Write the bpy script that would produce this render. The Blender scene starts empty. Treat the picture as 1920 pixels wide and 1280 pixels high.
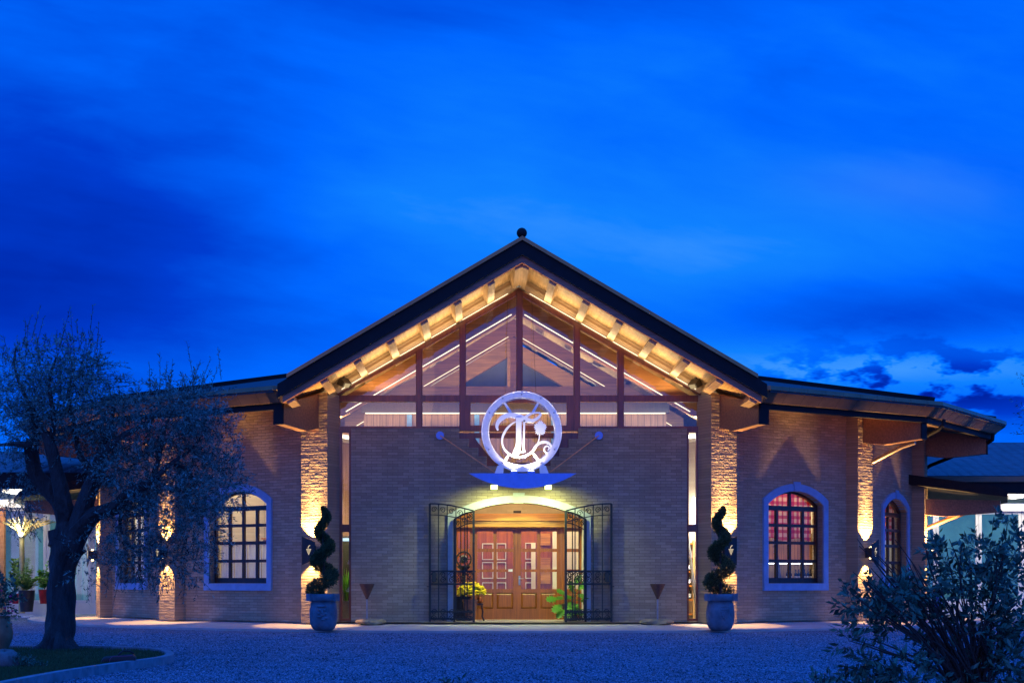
import bpy, bmesh, math, random
from mathutils import Vector, Matrix
import numpy as np
rnd = random.Random(7)
R_ = math.radians
SC = bpy.context.scene
COL = SC.collection

# ------------------------------------------------------------------ camera
F, CX, CD, CZ, PX, PY = 2932.0, -1.05, 35.8, 1.0, 886.5, 1085.0   # focal length in photo pixels, camera place, principal point
cam_d = bpy.data.cameras.new('camera'); cam = bpy.data.objects.new('camera', cam_d); COL.objects.link(cam)
cam_d.sensor_width = 36.0; cam_d.lens = 36.0 * F / 1920.0
cam_d.shift_x = (960 - PX) / 1920.0; cam_d.shift_y = (PY - 640) / 1920.0
cam_d.clip_start = 0.1; cam_d.clip_end = 2000
cam.location = (CX, -CD, CZ); cam.rotation_euler = (R_(90), 0, 0)
SC.camera = cam

def at(px, py, y):
    k = (y + CD) / F
    return Vector((CX + (px - PX) * k, y, CZ + (PY - py) * k))
def atx(px, y): return CX + (px - PX) * (y + CD) / F
def atz(py, y): return CZ + (PY - py) * (y + CD) / F

# ------------------------------------------------------------------ world: blue hour sky
SC.view_settings.view_transform = 'Standard'; SC.view_settings.look = 'None'
SC.view_settings.exposure = 0.0; SC.view_settings.gamma = 1.0; SC.view_settings.use_curve_mapping = False
SC.render.engine = 'CYCLES'
SC.cycles.use_denoising = True
try: SC.cycles.denoiser = 'OPENIMAGEDENOISE'
except Exception: pass
SC.cycles.max_bounces = 8; SC.cycles.transparent_max_bounces = 24; SC.cycles.diffuse_bounces = 3
SC.cycles.glossy_bounces = 4; SC.cycles.caustics_reflective = False; SC.cycles.caustics_refractive = False
SC.cycles.sample_clamp_indirect = 6.0
W = bpy.data.worlds.new('World'); SC.world = W; W.use_nodes = True

class NT:
    def __init__(s, tree): s.t = tree; s.n = tree.nodes; s.l = tree.links
    def new(s, typ, **kw):
        n = s.n.new(typ)
        for k, v in kw.items(): setattr(n, k, v)
        return n
    def put(s, sock, v):
        if isinstance(v, bpy.types.NodeSocket): s.l.new(v, sock)
        elif v is not None: sock.default_value = v
    def m(s, op, a, b=None, c=None, clamp=False):
        n = s.new('ShaderNodeMath', operation=op, use_clamp=clamp)
        s.put(n.inputs[0], a); s.put(n.inputs[1], b)
        if c is not None: s.put(n.inputs[2], c)
        return n.outputs[0]
    def sstep(s, x, a, b):
        n = s.new('ShaderNodeMapRange', interpolation_type='SMOOTHSTEP')
        s.put(n.inputs[0], x); n.inputs[1].default_value = a; n.inputs[2].default_value = b
        return n.outputs[0]
    def comb(s, x, y, z=0.0):
        n = s.new('ShaderNodeCombineXYZ'); s.put(n.inputs[0], x); s.put(n.inputs[1], y); s.put(n.inputs[2], z); return n.outputs[0]
    def noise(s, vec, scale, detail=3.0, rough=0.55, col=False):
        n = s.new('ShaderNodeTexNoise'); s.put(n.inputs['Vector'], vec); n.inputs['Scale'].default_value = scale
        n.inputs['Detail'].default_value = detail; n.inputs['Roughness'].default_value = rough
        return n.outputs['Color' if col else 'Fac']
    def ramp(s, fac, stops):
        n = s.new('ShaderNodeValToRGB'); cr = n.color_ramp
        while len(cr.elements) < len(stops): cr.elements.new(0.5)
        for e, (p, c) in zip(cr.elements, stops): e.position = p; e.color = (*c, 1)
        s.put(n.inputs[0], fac); return n.outputs[0]
    def mix(s, fac, a, b, blend='MIX'):
        n = s.new('ShaderNodeMix', data_type='RGBA', blend_type=blend)
        s.put(n.inputs[0], fac)
        for k, v in ((6, a), (7, b)):
            if isinstance(v, (tuple, list)): v = (*v, 1) if len(v) == 3 else v
            s.put(n.inputs[k], v)
        return n.outputs[2]
    def vmath(s, op, a, b):
        n = s.new('ShaderNodeVectorMath', operation=op); s.put(n.inputs[0], a); s.put(n.inputs[1], b); return n.outputs[0]

def build_world():
    t = NT(W.node_tree); t.n.clear()
    out = t.new('ShaderNodeOutputWorld'); bg = t.new('ShaderNodeBackground')
    tc = t.new('ShaderNodeTexCoord'); sep = t.new('ShaderNodeSeparateXYZ'); t.l.new(tc.outputs['Generated'], sep.inputs[0])
    x, y, z = sep.outputs
    yy = t.m('MAXIMUM', y, 0.06)
    u = t.m('DIVIDE', x, yy); v = t.m('DIVIDE', z, yy)
    def gauss(px, py, sx, sy):
        a = t.m('DIVIDE', t.m('SUBTRACT', u, (px - PX) / F), sx / F)
        b = t.m('DIVIDE', t.m('SUBTRACT', v, (PY - py) / F), sy / F)
        return t.m('EXPONENT', t.m('MULTIPLY', t.m('ADD', t.m('MULTIPLY', a, a), t.m('MULTIPLY', b, b)), -0.5))
    # slow wide swirls, then fine streaks
    warp = t.noise(t.comb(t.m('MULTIPLY', u, 4.0), t.m('MULTIPLY', v, 8.0), 3.1), 1.0, 3.0, 0.5, col=True)
    p1 = t.vmath('ADD', t.comb(t.m('MULTIPLY', u, 5.0), t.m('MULTIPLY', t.m('ADD', v, t.m('MULTIPLY', u, 0.14)), 17.0), 1.7), warp)
    n1 = t.noise(p1, 1.0, 5.0, 0.52)
    p2 = t.vmath('ADD', t.comb(t.m('MULTIPLY', u, 26.0), t.m('MULTIPLY', v, 62.0), 8.3), warp)
    n2 = t.noise(p2, 1.0, 4.0, 0.6)
    s = 0.585
    terms = [(0.17, gauss(930, 420, 420, 170)), (-0.46, gauss(90, 520, 330, 130)), (-0.20, gauss(0, 230, 420, 160)),
             (0.10, gauss(1500, 470, 260, 60)), (-0.24, gauss(1700, 590, 280, 45)), (0.33, gauss(1750, 688, 330, 36)), (-0.10, gauss(960, -40, 900, 120))]
    acc = None
    for k, g in terms:
        q = t.m('MULTIPLY', g, k); acc = q if acc is None else t.m('ADD', acc, q)
    acc = t.m('ADD', acc, s)
    acc = t.m('ADD', acc, t.m('MULTIPLY', t.m('SUBTRACT', n1, 0.5), 0.40))
    puff = t.m('MULTIPLY', t.sstep(n2, 0.47, 0.60), gauss(1760, 715, 250, 42))
    puff = t.m('MULTIPLY', puff, t.sstep(u, (1340 - PX) / F, (1480 - PX) / F))
    acc = t.m('SUBTRACT', acc, t.m('MULTIPLY', puff, 0.75))
    acc = t.m('ADD', acc, t.m('MULTIPLY', t.m('SUBTRACT', t.noise(t.vmath('ADD', t.comb(t.m('MULTIPLY', u, 11.0), t.m('MULTIPLY', t.m('ADD', v, t.m('MULTIPLY', u, 0.2)), 46.0), 5.0), warp), 1.0, 6.0, 0.62), 0.5), 0.16))
    col = t.ramp(acc, [(0.0, (0.0, 0.010, 0.30)), (0.30, (0.0, 0.045, 0.62)), (0.55, (0.0, 0.135, 1.0)), (0.78, (0.005, 0.22, 1.0)), (1.0, (0.07, 0.36, 1.0))])
    veil = t.m('MULTIPLY', gauss(1790, 345, 190, 42), t.sstep(n1, 0.35, 0.7))
    col = t.mix(t.m('MULTIPLY', veil, 0.40), col, (0.05, 0.20, 0.95))
    # unseen part of the dome, made brighter than visible sky to light the scene
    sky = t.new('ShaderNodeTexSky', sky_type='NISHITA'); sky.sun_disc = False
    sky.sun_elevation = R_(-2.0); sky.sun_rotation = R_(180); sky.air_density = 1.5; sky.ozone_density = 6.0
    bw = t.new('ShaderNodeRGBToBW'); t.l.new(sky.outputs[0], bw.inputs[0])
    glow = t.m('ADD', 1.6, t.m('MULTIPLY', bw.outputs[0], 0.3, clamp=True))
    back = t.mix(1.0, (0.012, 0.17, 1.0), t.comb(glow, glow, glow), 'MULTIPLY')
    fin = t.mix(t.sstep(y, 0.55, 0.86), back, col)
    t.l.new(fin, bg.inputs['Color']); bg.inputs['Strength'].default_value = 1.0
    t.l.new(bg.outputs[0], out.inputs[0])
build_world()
sun_d = bpy.data.lights.new('warm_fill_sun', 'SUN'); sun_d.energy = 0.14; sun_d.angle = R_(25); sun_d.color = (1.0, 0.50, 0.22)  # weak warm fill from the front, added to redden walls and metal
sun_o = bpy.data.objects.new('warm_fill_sun', sun_d); COL.objects.link(sun_o); sun_o.rotation_euler = Vector((0.25, 1.0, -0.13)).to_track_quat('-Z', 'Y').to_euler()

# ------------------------------------------------------------------ materials
MATS = {}
def mat(name):
    m = bpy.data.materials.new(name); m.use_nodes = True
    t = NT(m.node_tree); b = t.n['Principled BSDF']; MATS[name] = m
    return m, t, b
def setb(b, **kw):
    for k, v in kw.items():
        b.inputs[k].default_value = (*v, 1) if isinstance(v, tuple) and len(v) == 3 else v
def objco(t, scale=(1, 1, 1), swap=None):
    tc = t.new('ShaderNodeTexCoord'); sep = t.new('ShaderNodeSeparateXYZ'); t.l.new(tc.outputs['Object'], sep.inputs[0])
    ax = swap or (0, 1, 2)
    return t.comb(*[t.m('MULTIPLY', sep.outputs[a], k) if k != 0 else 0.0 for a, k in zip(ax, scale)]), sep.outputs
def bump(t, b, h, strength, dist=0.02):
    n = t.new('ShaderNodeBump'); n.inputs['Strength'].default_value = strength; n.inputs['Distance'].default_value = dist
    t.put(n.inputs['Height'], h); t.l.new(n.outputs[0], b.inputs['Normal'])

def m_plain(name, col, rough=0.6, metal=0.0, vary=0.25, scale=6.0, bmp=0.0, bscale=40.0, spec=0.5):
    m, t, b = mat(name)
    co, _ = objco(t)
    n = t.noise(co, scale, 4.0, 0.6)
    lo = tuple(c * (1 - vary) for c in col); hi = tuple(min(1, c * (1 + vary)) for c in col)
    t.l.new(t.ramp(n, [(0.3, lo), (0.7, hi)]), b.inputs['Base Color'])
    setb(b, Roughness=rough, Metallic=metal); b.inputs['Specular IOR Level'].default_value = spec
    if bmp: bump(t, b, t.noise(co, bscale, 4.0, 0.6), bmp)
    return m
def m_emit(name, col, strength):
    m, t, b = mat(name); setb(b, **{'Base Color': (0.02, 0.02, 0.02)}); b.inputs['Emission Color'].default_value = (*col, 1)
    b.inputs['Emission Strength'].default_value = strength; return m
def m_brick(name, c1, c2, mortar, bw=0.24, rh=0.066, bstr=0.9, dist=0.02, axes=(0, 2)):
    m, t, b = mat(name)
    co, xyz = objco(t)
    v = t.comb(xyz[axes[0]], xyz[axes[1]])
    wob = t.noise(co, 3.0, 2.0, 0.5, col=True)
    v2 = t.vmath('ADD', v, t.vmath('MULTIPLY', t.vmath('SUBTRACT', wob, (0.5, 0.5, 0.5)), (0.012, 0.010, 0)))
    br = t.new('ShaderNodeTexBrick'); t.l.new(v2, br.inputs['Vector'])
    br.inputs['Scale'].default_value = 1.0; br.inputs['Brick Width'].default_value = bw; br.inputs['Row Height'].default_value = rh
    br.inputs['Mortar Size'].default_value = 0.0055; br.inputs['Mortar Smooth'].default_value = 0.4; br.inputs['Bias'].default_value = 0.0
    br.inputs['Color1'].default_value = (*c1, 1); br.inputs['Color2'].default_value = (*c2, 1); br.inputs['Mortar'].default_value = (*mortar, 1)
    pa = t.noise(t.comb(t.m('MULTIPLY', xyz[axes[0]], 1.0), t.m('MULTIPLY', xyz[axes[1]], 0.55), 2.2), 1.1, 6.0, 0.65); fine = t.noise(co, 26.0, 4.0, 0.65)
    c = t.mix(t.m('MULTIPLY', t.m('SUBTRACT', pa, 0.36), 1.7, clamp=True), br.outputs['Color'], tuple(k * 0.62 for k in c2))
    c = t.mix(t.m('MULTIPLY', fine, 0.45), c, tuple(k * 0.7 for k in c1))
    t.l.new(c, b.inputs['Base Color']); setb(b, Roughness=0.9); b.inputs['Specular IOR Level'].default_value = 0.15
    bw_ = t.new('ShaderNodeRGBToBW'); t.l.new(br.outputs['Color'], bw_.inputs[0])
    rough = t.noise(t.comb(t.m('MULTIPLY', xyz[axes[0]], 9.0), t.m('MULTIPLY', xyz[axes[1]], 22.0)), 1.0, 3.0, 0.6)
    h = t.m('ADD', t.m('MULTIPLY', br.outputs['Fac'], -0.55), t.m('ADD', t.m('MULTIPLY', bw_.outputs[0], 1.6), t.m('ADD', t.m('MULTIPLY', rough, 0.9), t.m('MULTIPLY', fine, 0.35))))
    bump(t, b, h, bstr, dist)
    return m
def m_wood(name, col, axis=0, rough=0.45, vary=0.45, planks=0.0, plank_axis=0, bmp=0.15, coat=0.0):
    m, t, b = mat(name)
    sc = [22.0, 22.0, 22.0]; sc[axis] = 1.2
    co, xyz = objco(t, tuple(sc))
    n = t.noise(co, 1.0, 4.0, 0.62); big, _ = objco(t); n0 = t.noise(big, 0.9, 2.0)
    f = t.m('ADD', t.m('MULTIPLY', n, 0.75), t.m('MULTIPLY', n0, 0.25))
    lo = tuple(c * (1 - vary) for c in col); hi = tuple(min(1, c * (1 + vary * 0.7)) for c in col)
    c = t.ramp(f, [(0.32, lo), (0.68, hi)]); h = n
    if planks:
        fr = t.m('FRACT', t.m('DIVIDE', xyz[plank_axis], planks)); fl = t.m('FLOOR', t.m('DIVIDE', xyz[plank_axis], planks))
        groove = t.m('LESS_THAN', fr, 0.07)
        wn = t.new('ShaderNodeTexWhiteNoise', noise_dimensions='1D'); t.l.new(fl, wn.inputs['W'])
        c = t.mix(t.m('MULTIPLY', wn.outputs['Value'], 0.35), c, tuple(k * 0.55 for k in col))
        c = t.mix(groove, c, tuple(k * 0.18 for k in col)); h = t.m('SUBTRACT', t.m('MULTIPLY', n, 0.3), t.m('MULTIPLY', groove, 1.0))
    t.l.new(c, b.inputs['Base Color']); setb(b, Roughness=rough); b.inputs['Coat Weight'].default_value = coat
    bump(t, b, h, bmp, 0.01)
    return m
def m_glass(name, tint=(0.92, 0.96, 0.95), base=0.03):
    m = bpy.data.materials.new(name); m.use_nodes = True; t = NT(m.node_tree); t.n.clear(); MATS[name] = m
    o = t.new('ShaderNodeOutputMaterial'); mx = t.new('ShaderNodeMixShader'); tr = t.new('ShaderNodeBsdfTransparent'); gl = t.new('ShaderNodeBsdfGlossy')
    tr.inputs[0].default_value = (*tint, 1); gl.inputs['Roughness'].default_value = 0.015; gl.inputs[0].default_value = (1, 1, 1, 1)
    co, _ = objco(t); bp = t.new('ShaderNodeBump'); bp.inputs['Strength'].default_value = 0.02; bp.inputs['Distance'].default_value = 0.05
    t.l.new(t.noise(co, 0.8, 1.0), bp.inputs['Height']); t.l.new(bp.outputs[0], gl.inputs['Normal'])
    fr = t.new('ShaderNodeFresnel'); fr.inputs[0].default_value = 1.52
    ge = t.new('ShaderNodeNewGeometry'); t.l.new(t.m('MULTIPLY', t.m('ADD', fr.outputs[0], base, clamp=True), t.m('SUBTRACT', 1.0, ge.outputs['Backfacing'])), mx.inputs[0]); t.l.new(tr.outputs[0], mx.inputs[1]); t.l.new(gl.outputs[0], mx.inputs[2])
    t.l.new(mx.outputs[0], o.inputs[0]); return m
def m_leaf(name, c1, c2, rough=0.5, trans=0.25, scale=1.5):
    m, t, b = mat(name)
    g = t.new('ShaderNodeNewGeometry'); co, _ = objco(t)
    f = t.m('ADD', t.m('MULTIPLY', g.outputs['Random Per Island'], 0.6), t.m('MULTIPLY', t.noise(co, scale, 2.0), 0.4))
    c = t.ramp(f, [(0.2, c1), (0.8, c2)]); t.l.new(c, b.inputs['Base Color']); setb(b, Roughness=rough); b.inputs['Specular IOR Level'].default_value = 0.35
    tr = t.new('ShaderNodeBsdfTranslucent'); t.l.new(c, tr.inputs[0]); mx = t.new('ShaderNodeMixShader'); mx.inputs[0].default_value = trans
    o = t.n['Material Output']; t.l.new(b.outputs[0], mx.inputs[1]); t.l.new(tr.outputs[0], mx.inputs[2]); t.l.new(mx.outputs[0], o.inputs[0])
    return m
def m_cloth(name, kind):
    m, t, b = mat(name); co, xyz = objco(t)
    if kind == 'plaid':
        fx = t.m('FRACT', t.m('DIVIDE', xyz[0], 0.17)); fz = t.m('FRACT', t.m('DIVIDE', xyz[2], 0.17))
        ax = t.sstep(t.m('ABSOLUTE', t.m('SUBTRACT', fx, 0.5)), 0.20, 0.26); az = t.sstep(t.m('ABSOLUTE', t.m('SUBTRACT', fz, 0.5)), 0.20, 0.26)
        c = t.ramp(t.m('MULTIPLY', t.m('ADD', ax, az), 0.5), [(0.0, (0.45, 0.015, 0.02)), (0.5, (0.60, 0.10, 0.09)), (1.0, (0.75, 0.50, 0.36))])
    else:
        c = t.ramp(t.noise(co, 3.0, 2.0), [(0.3, (0.74, 0.74, 0.74)), (0.7, (0.82, 0.82, 0.82))])
    t.l.new(c, b.inputs['Base Color']); setb(b, Roughness=0.9)
    tr = t.new('ShaderNodeBsdfTranslucent'); t.l.new(c, tr.inputs[0]); mx = t.new('ShaderNodeMixShader'); mx.inputs[0].default_value = 0.5
    o = t.n['Material Output']; t.l.new(b.outputs[0], mx.inputs[1]); t.l.new(tr.outputs[0], mx.inputs[2]); t.l.new(mx.outputs[0], o.inputs[0]); return m
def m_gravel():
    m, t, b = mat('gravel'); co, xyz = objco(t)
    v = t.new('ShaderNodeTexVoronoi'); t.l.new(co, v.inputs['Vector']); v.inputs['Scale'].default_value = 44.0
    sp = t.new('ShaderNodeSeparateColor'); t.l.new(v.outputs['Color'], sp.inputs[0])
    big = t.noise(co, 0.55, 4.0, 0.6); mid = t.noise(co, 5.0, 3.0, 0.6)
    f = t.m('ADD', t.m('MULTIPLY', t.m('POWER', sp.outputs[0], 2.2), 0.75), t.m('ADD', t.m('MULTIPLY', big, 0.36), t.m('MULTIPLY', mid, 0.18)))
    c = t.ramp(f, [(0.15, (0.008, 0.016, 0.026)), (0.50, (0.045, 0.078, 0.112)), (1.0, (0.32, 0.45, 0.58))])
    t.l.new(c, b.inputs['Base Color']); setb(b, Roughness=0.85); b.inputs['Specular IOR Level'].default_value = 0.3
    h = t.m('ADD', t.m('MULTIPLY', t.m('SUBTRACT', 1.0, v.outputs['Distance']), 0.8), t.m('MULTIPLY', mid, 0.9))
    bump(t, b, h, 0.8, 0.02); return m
def m_tiles(name, col, axes=(0, 1), w=0.28, h=0.36):
    m, t, b = mat(name); co, xyz = objco(t)
    a = t.m('FRACT', t.m('DIVIDE', xyz[axes[0]], w)); r = t.m('FRACT', t.m('DIVIDE', xyz[axes[1]], h))
    hump = t.m('SINE', t.m('MULTIPLY', a, math.pi)); hh = t.m('ADD', t.m('MULTIPLY', hump, 0.8), t.m('MULTIPLY', t.m('SUBTRACT', 1.0, r), 0.9))
    n = t.noise(co, 3.0, 4.0, 0.6)
    t.l.new(t.ramp(n, [(0.3, tuple(k * 0.7 for k in col)), (0.7, tuple(k * 1.3 for k in col))]), b.inputs['Base Color']); setb(b, Roughness=0.65)
    bump(t, b, hh, 1.0, 0.06); return m
def m_bark(name, col):
    m, t, b = mat(name); co, _ = objco(t, (14, 14, 3.0)); co2, _ = objco(t)
    n = t.noise(co, 1.0, 5.0, 0.65); n2 = t.noise(co2, 5.0, 3.0)
    t.l.new(t.ramp(t.m('ADD', t.m('MULTIPLY', n, 0.7), t.m('MULTIPLY', n2, 0.3)), [(0.35, tuple(k * 0.35 for k in col)), (0.65, col)]), b.inputs['Base Color']); setb(b, Roughness=0.9)
    bump(t, b, n, 1.0, 0.12); return m
def m_panel_metal(name, col, seam=0.5):
    m, t, b = mat(name); co, xyz = objco(t); n = t.noise(co, 2.5, 4.0, 0.6)
    t.l.new(t.ramp(n, [(0.3, tuple(k * 0.75 for k in col)), (0.7, tuple(k * 1.2 for k in col))]), b.inputs['Base Color'])
    setb(b, Roughness=0.42, Metallic=0.35); bump(t, b, t.noise(co, 9.0, 3.0), 0.12, 0.02); return m

m_brick('wall_brick', (0.50, 0.40, 0.27), (0.31, 0.24, 0.16), (0.19, 0.135, 0.10), bstr=1.0)
m_brick('split_brick', (0.40, 0.31, 0.20), (0.29, 0.22, 0.14), (0.20, 0.15, 0.10), bstr=0.35)
m_brick('pale_brick', (0.62, 0.52, 0.38), (0.52, 0.42, 0.30), (0.5, 0.42, 0.32), bstr=0.3)
m_brick('orange_brick', (0.46, 0.21, 0.10), (0.36, 0.15, 0.07), (0.34, 0.22, 0.15), bstr=0.4)
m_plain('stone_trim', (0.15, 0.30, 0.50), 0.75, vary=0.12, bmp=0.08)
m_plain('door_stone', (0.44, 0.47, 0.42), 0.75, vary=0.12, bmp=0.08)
m_plain('paving', (0.42, 0.38, 0.34), 0.8, vary=0.15, scale=2.0, bmp=0.08)
m_plain('kerb_stone', (0.15, 0.19, 0.22), 0.85, vary=0.35, scale=5, bmp=0.3)
m_plain('dark_fascia', (0.006, 0.006, 0.008), 0.7, vary=0.3, spec=0.25)
m_panel_metal('bronze_metal', (0.34, 0.165, 0.06))
m_panel_metal('cornice_metal', (0.21, 0.125, 0.06))
m_tiles('roof_tiles', (0.028, 0.03, 0.036))
m_tiles('annex_tiles', (0.085, 0.08, 0.095), axes=(0, 2), w=0.36, h=0.125)
m_wood('frame_wood', (0.19, 0.046, 0.013), axis=2, rough=0.35, coat=0.3)
m_wood('barge_wood', (0.40, 0.15, 0.09), axis=0, rough=0.6)
m_wood('purlin_wood', (0.40, 0.28, 0.16), axis=1, rough=0.5)
m_wood('soffit_wood', (0.46, 0.30, 0.14), axis=1, rough=0.55, planks=0.14, plank_axis=1, bmp=0.4)
m_wood('board_wood', (0.56, 0.41, 0.23), axis=0, rough=0.5, vary=0.25)
m_wood('beam_wood', (0.24, 0.12, 0.06), axis=0, rough=0.55)
m_wood('truss_wood', (0.34, 0.16, 0.055), axis=0, rough=0.5)
m_wood('plank_wood', (0.36, 0.19, 0.12), axis=2, rough=0.55, planks=0.16, plank_axis=0, bmp=0.5)
m_wood('door_wood', (0.33, 0.095, 0.007), axis=2, rough=0.35, coat=0.25)
m_wood('header_wood', (0.52, 0.23, 0.035), axis=0, rough=0.35, coat=0.2)
m_wood('dark_wood', (0.035, 0.016, 0.012), axis=2, rough=0.4)
m_wood('shelf_wood', (0.50, 0.29, 0.10), axis=2, rough=0.5, planks=0.12, plank_axis=0)
m_glass('window_glass', base=0.0)
m_glass('gable_glass', base=0.045)
m_glass('green_glass', (0.75, 0.92, 0.90), 0.05)
m_plain('white_plaster', (0.78, 0.76, 0.72), 0.8, vary=0.05)
m_plain('teal_wall', (0.26, 0.42, 0.42), 0.7, vary=0.3, scale=0.8)
m_plain('white_frame', (0.70, 0.70, 0.70), 0.4, vary=0.05)
m_plain('interior_floor', (0.35, 0.27, 0.19), 0.4, vary=0.15)
m_plain('brushed_steel', (0.78, 0.74, 0.68), 0.34, metal=0.45, vary=0.10, scale=12)
m_plain('satin_white', (0.80, 0.80, 0.82), 0.35, metal=0.2, vary=0.06)
m_plain('blue_steel', (0.16, 0.30, 0.72), 0.45, metal=0.25, vary=0.08)
m_plain('cable_steel', (0.62, 0.33, 0.15), 0.5, metal=0.2)
m_plain('black_iron', (0.022, 0.028, 0.024), 0.5, metal=0.3, vary=0.4, scale=20)
m_plain('lamp_metal', (0.030, 0.024, 0.022), 0.5, metal=0.3)
m_plain('grey_metal', (0.30, 0.31, 0.33), 0.4, metal=0.7)
m_plain('copper_pipe', (0.23, 0.17, 0.12), 0.4, metal=0.6)
m_plain('urn_clay', (0.12, 0.15, 0.18), 0.85, vary=0.4, scale=4.0, bmp=0.35, bscale=18)
m_plain('terracotta', (0.30, 0.115, 0.06), 0.85, vary=0.3, bmp=0.2)
m_plain('rust_metal', (0.09, 0.035, 0.02), 0.7, vary=0.4, scale=9)
m_plain('flat_rock', (0.34, 0.25, 0.13), 0.9, vary=0.4, scale=4, bmp=0.6, bscale=9)
m_plain('dark_rock', (0.12, 0.12, 0.12), 0.9, vary=0.5, scale=6, bmp=0.7, bscale=12)
m_plain('pebble', (0.55, 0.55, 0.57), 0.7, vary=0.3)
m_plain('grey_pot', (0.13, 0.13, 0.14), 0.6)
m_plain('dark_pot', (0.035, 0.025, 0.022), 0.6)
m_plain('red_pot', (0.42, 0.015, 0.02), 0.35)
m_plain('pumpkin_skin', (0.62, 0.13, 0.015), 0.5, vary=0.2)
m_plain('red_skin', (0.5, 0.02, 0.02), 0.35)
m_plain('yellow_skin', (0.62, 0.35, 0.04), 0.45)
m_plain('yellow_petal', (0.95, 0.60, 0.008), 0.6, vary=0.2, scale=30)
m_plain('pink_petal', (0.45, 0.03, 0.14), 0.6)
m_plain('bottle_glass', (0.010, 0.012, 0.010), 0.12, spec=0.7)
m_plain('paper_label', (0.72, 0.72, 0.74), 0.7)
m_plain('bag_cloth', (0.006, 0.006, 0.009), 0.6, bmp=0.3)
m_plain('pink_trim', (0.20, 0.03, 0.10), 0.6)
m_plain('bin_blue', (0.03, 0.06, 0.22), 0.45)
m_plain('soil', (0.03, 0.022, 0.015), 0.95, bmp=0.5)
m_plain('lawn_soil', (0.030, 0.055, 0.022), 0.95, vary=0.5, scale=9, bmp=0.8, bscale=60)
m_plain('lamp_gold', (0.55, 0.42, 0.16), 0.35, metal=0.6)
m_plain('blue_paint', (0.10, 0.25, 0.55), 0.5)
m_plain('white_paper', (0.8, 0.8, 0.78), 0.7)
m_leaf('olive_leaf', (0.008, 0.026, 0.024), (0.15, 0.36, 0.33), 0.45, 0.15)
m_leaf('shrub_leaf', (0.006, 0.030, 0.020), (0.08, 0.22, 0.14), 0.4, 0.15)
m_leaf('cypress_leaf', (0.025, 0.045, 0.015), (0.10, 0.14, 0.05), 0.6, 0.10)
m_leaf('bright_leaf', (0.06, 0.22, 0.015), (0.20, 0.50, 0.05), 0.35, 0.3)
m_leaf('fern_leaf', (0.06, 0.14, 0.02), (0.20, 0.32, 0.06), 0.45, 0.3)
m_leaf('grass_blade', (0.020, 0.05, 0.015), (0.06, 0.12, 0.035), 0.6, 0.2)
m_leaf('stone_chips', (0.012, 0.025, 0.035), (0.26, 0.36, 0.46), 0.85, 0.0)
m_bark('olive_bark', (0.055, 0.055, 0.055))
m_bark('twig_bark', (0.07, 0.055, 0.045))
m_cloth('plaid_cloth', 'plaid'); m_cloth('white_cloth', 'white')
m_gravel()
m_emit('warm_glow', (1.0, 0.70, 0.30), 9.0)
m_emit('led_white', (1.0, 0.82, 0.55), 2.5)
m_emit('flood_glow', (0.80, 1.0, 0.28), 5.0)
m_emit('cut_glow', (1.0, 0.78, 0.45), 0.9)
m_emit('cool_glow', (0.9, 0.95, 1.0), 9.0)
m_emit('ceiling_glow', (1.0, 0.90, 0.72), 6.0)
m_emit('screen_glow', (0.5, 0.75, 1.0), 1.4)

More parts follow.
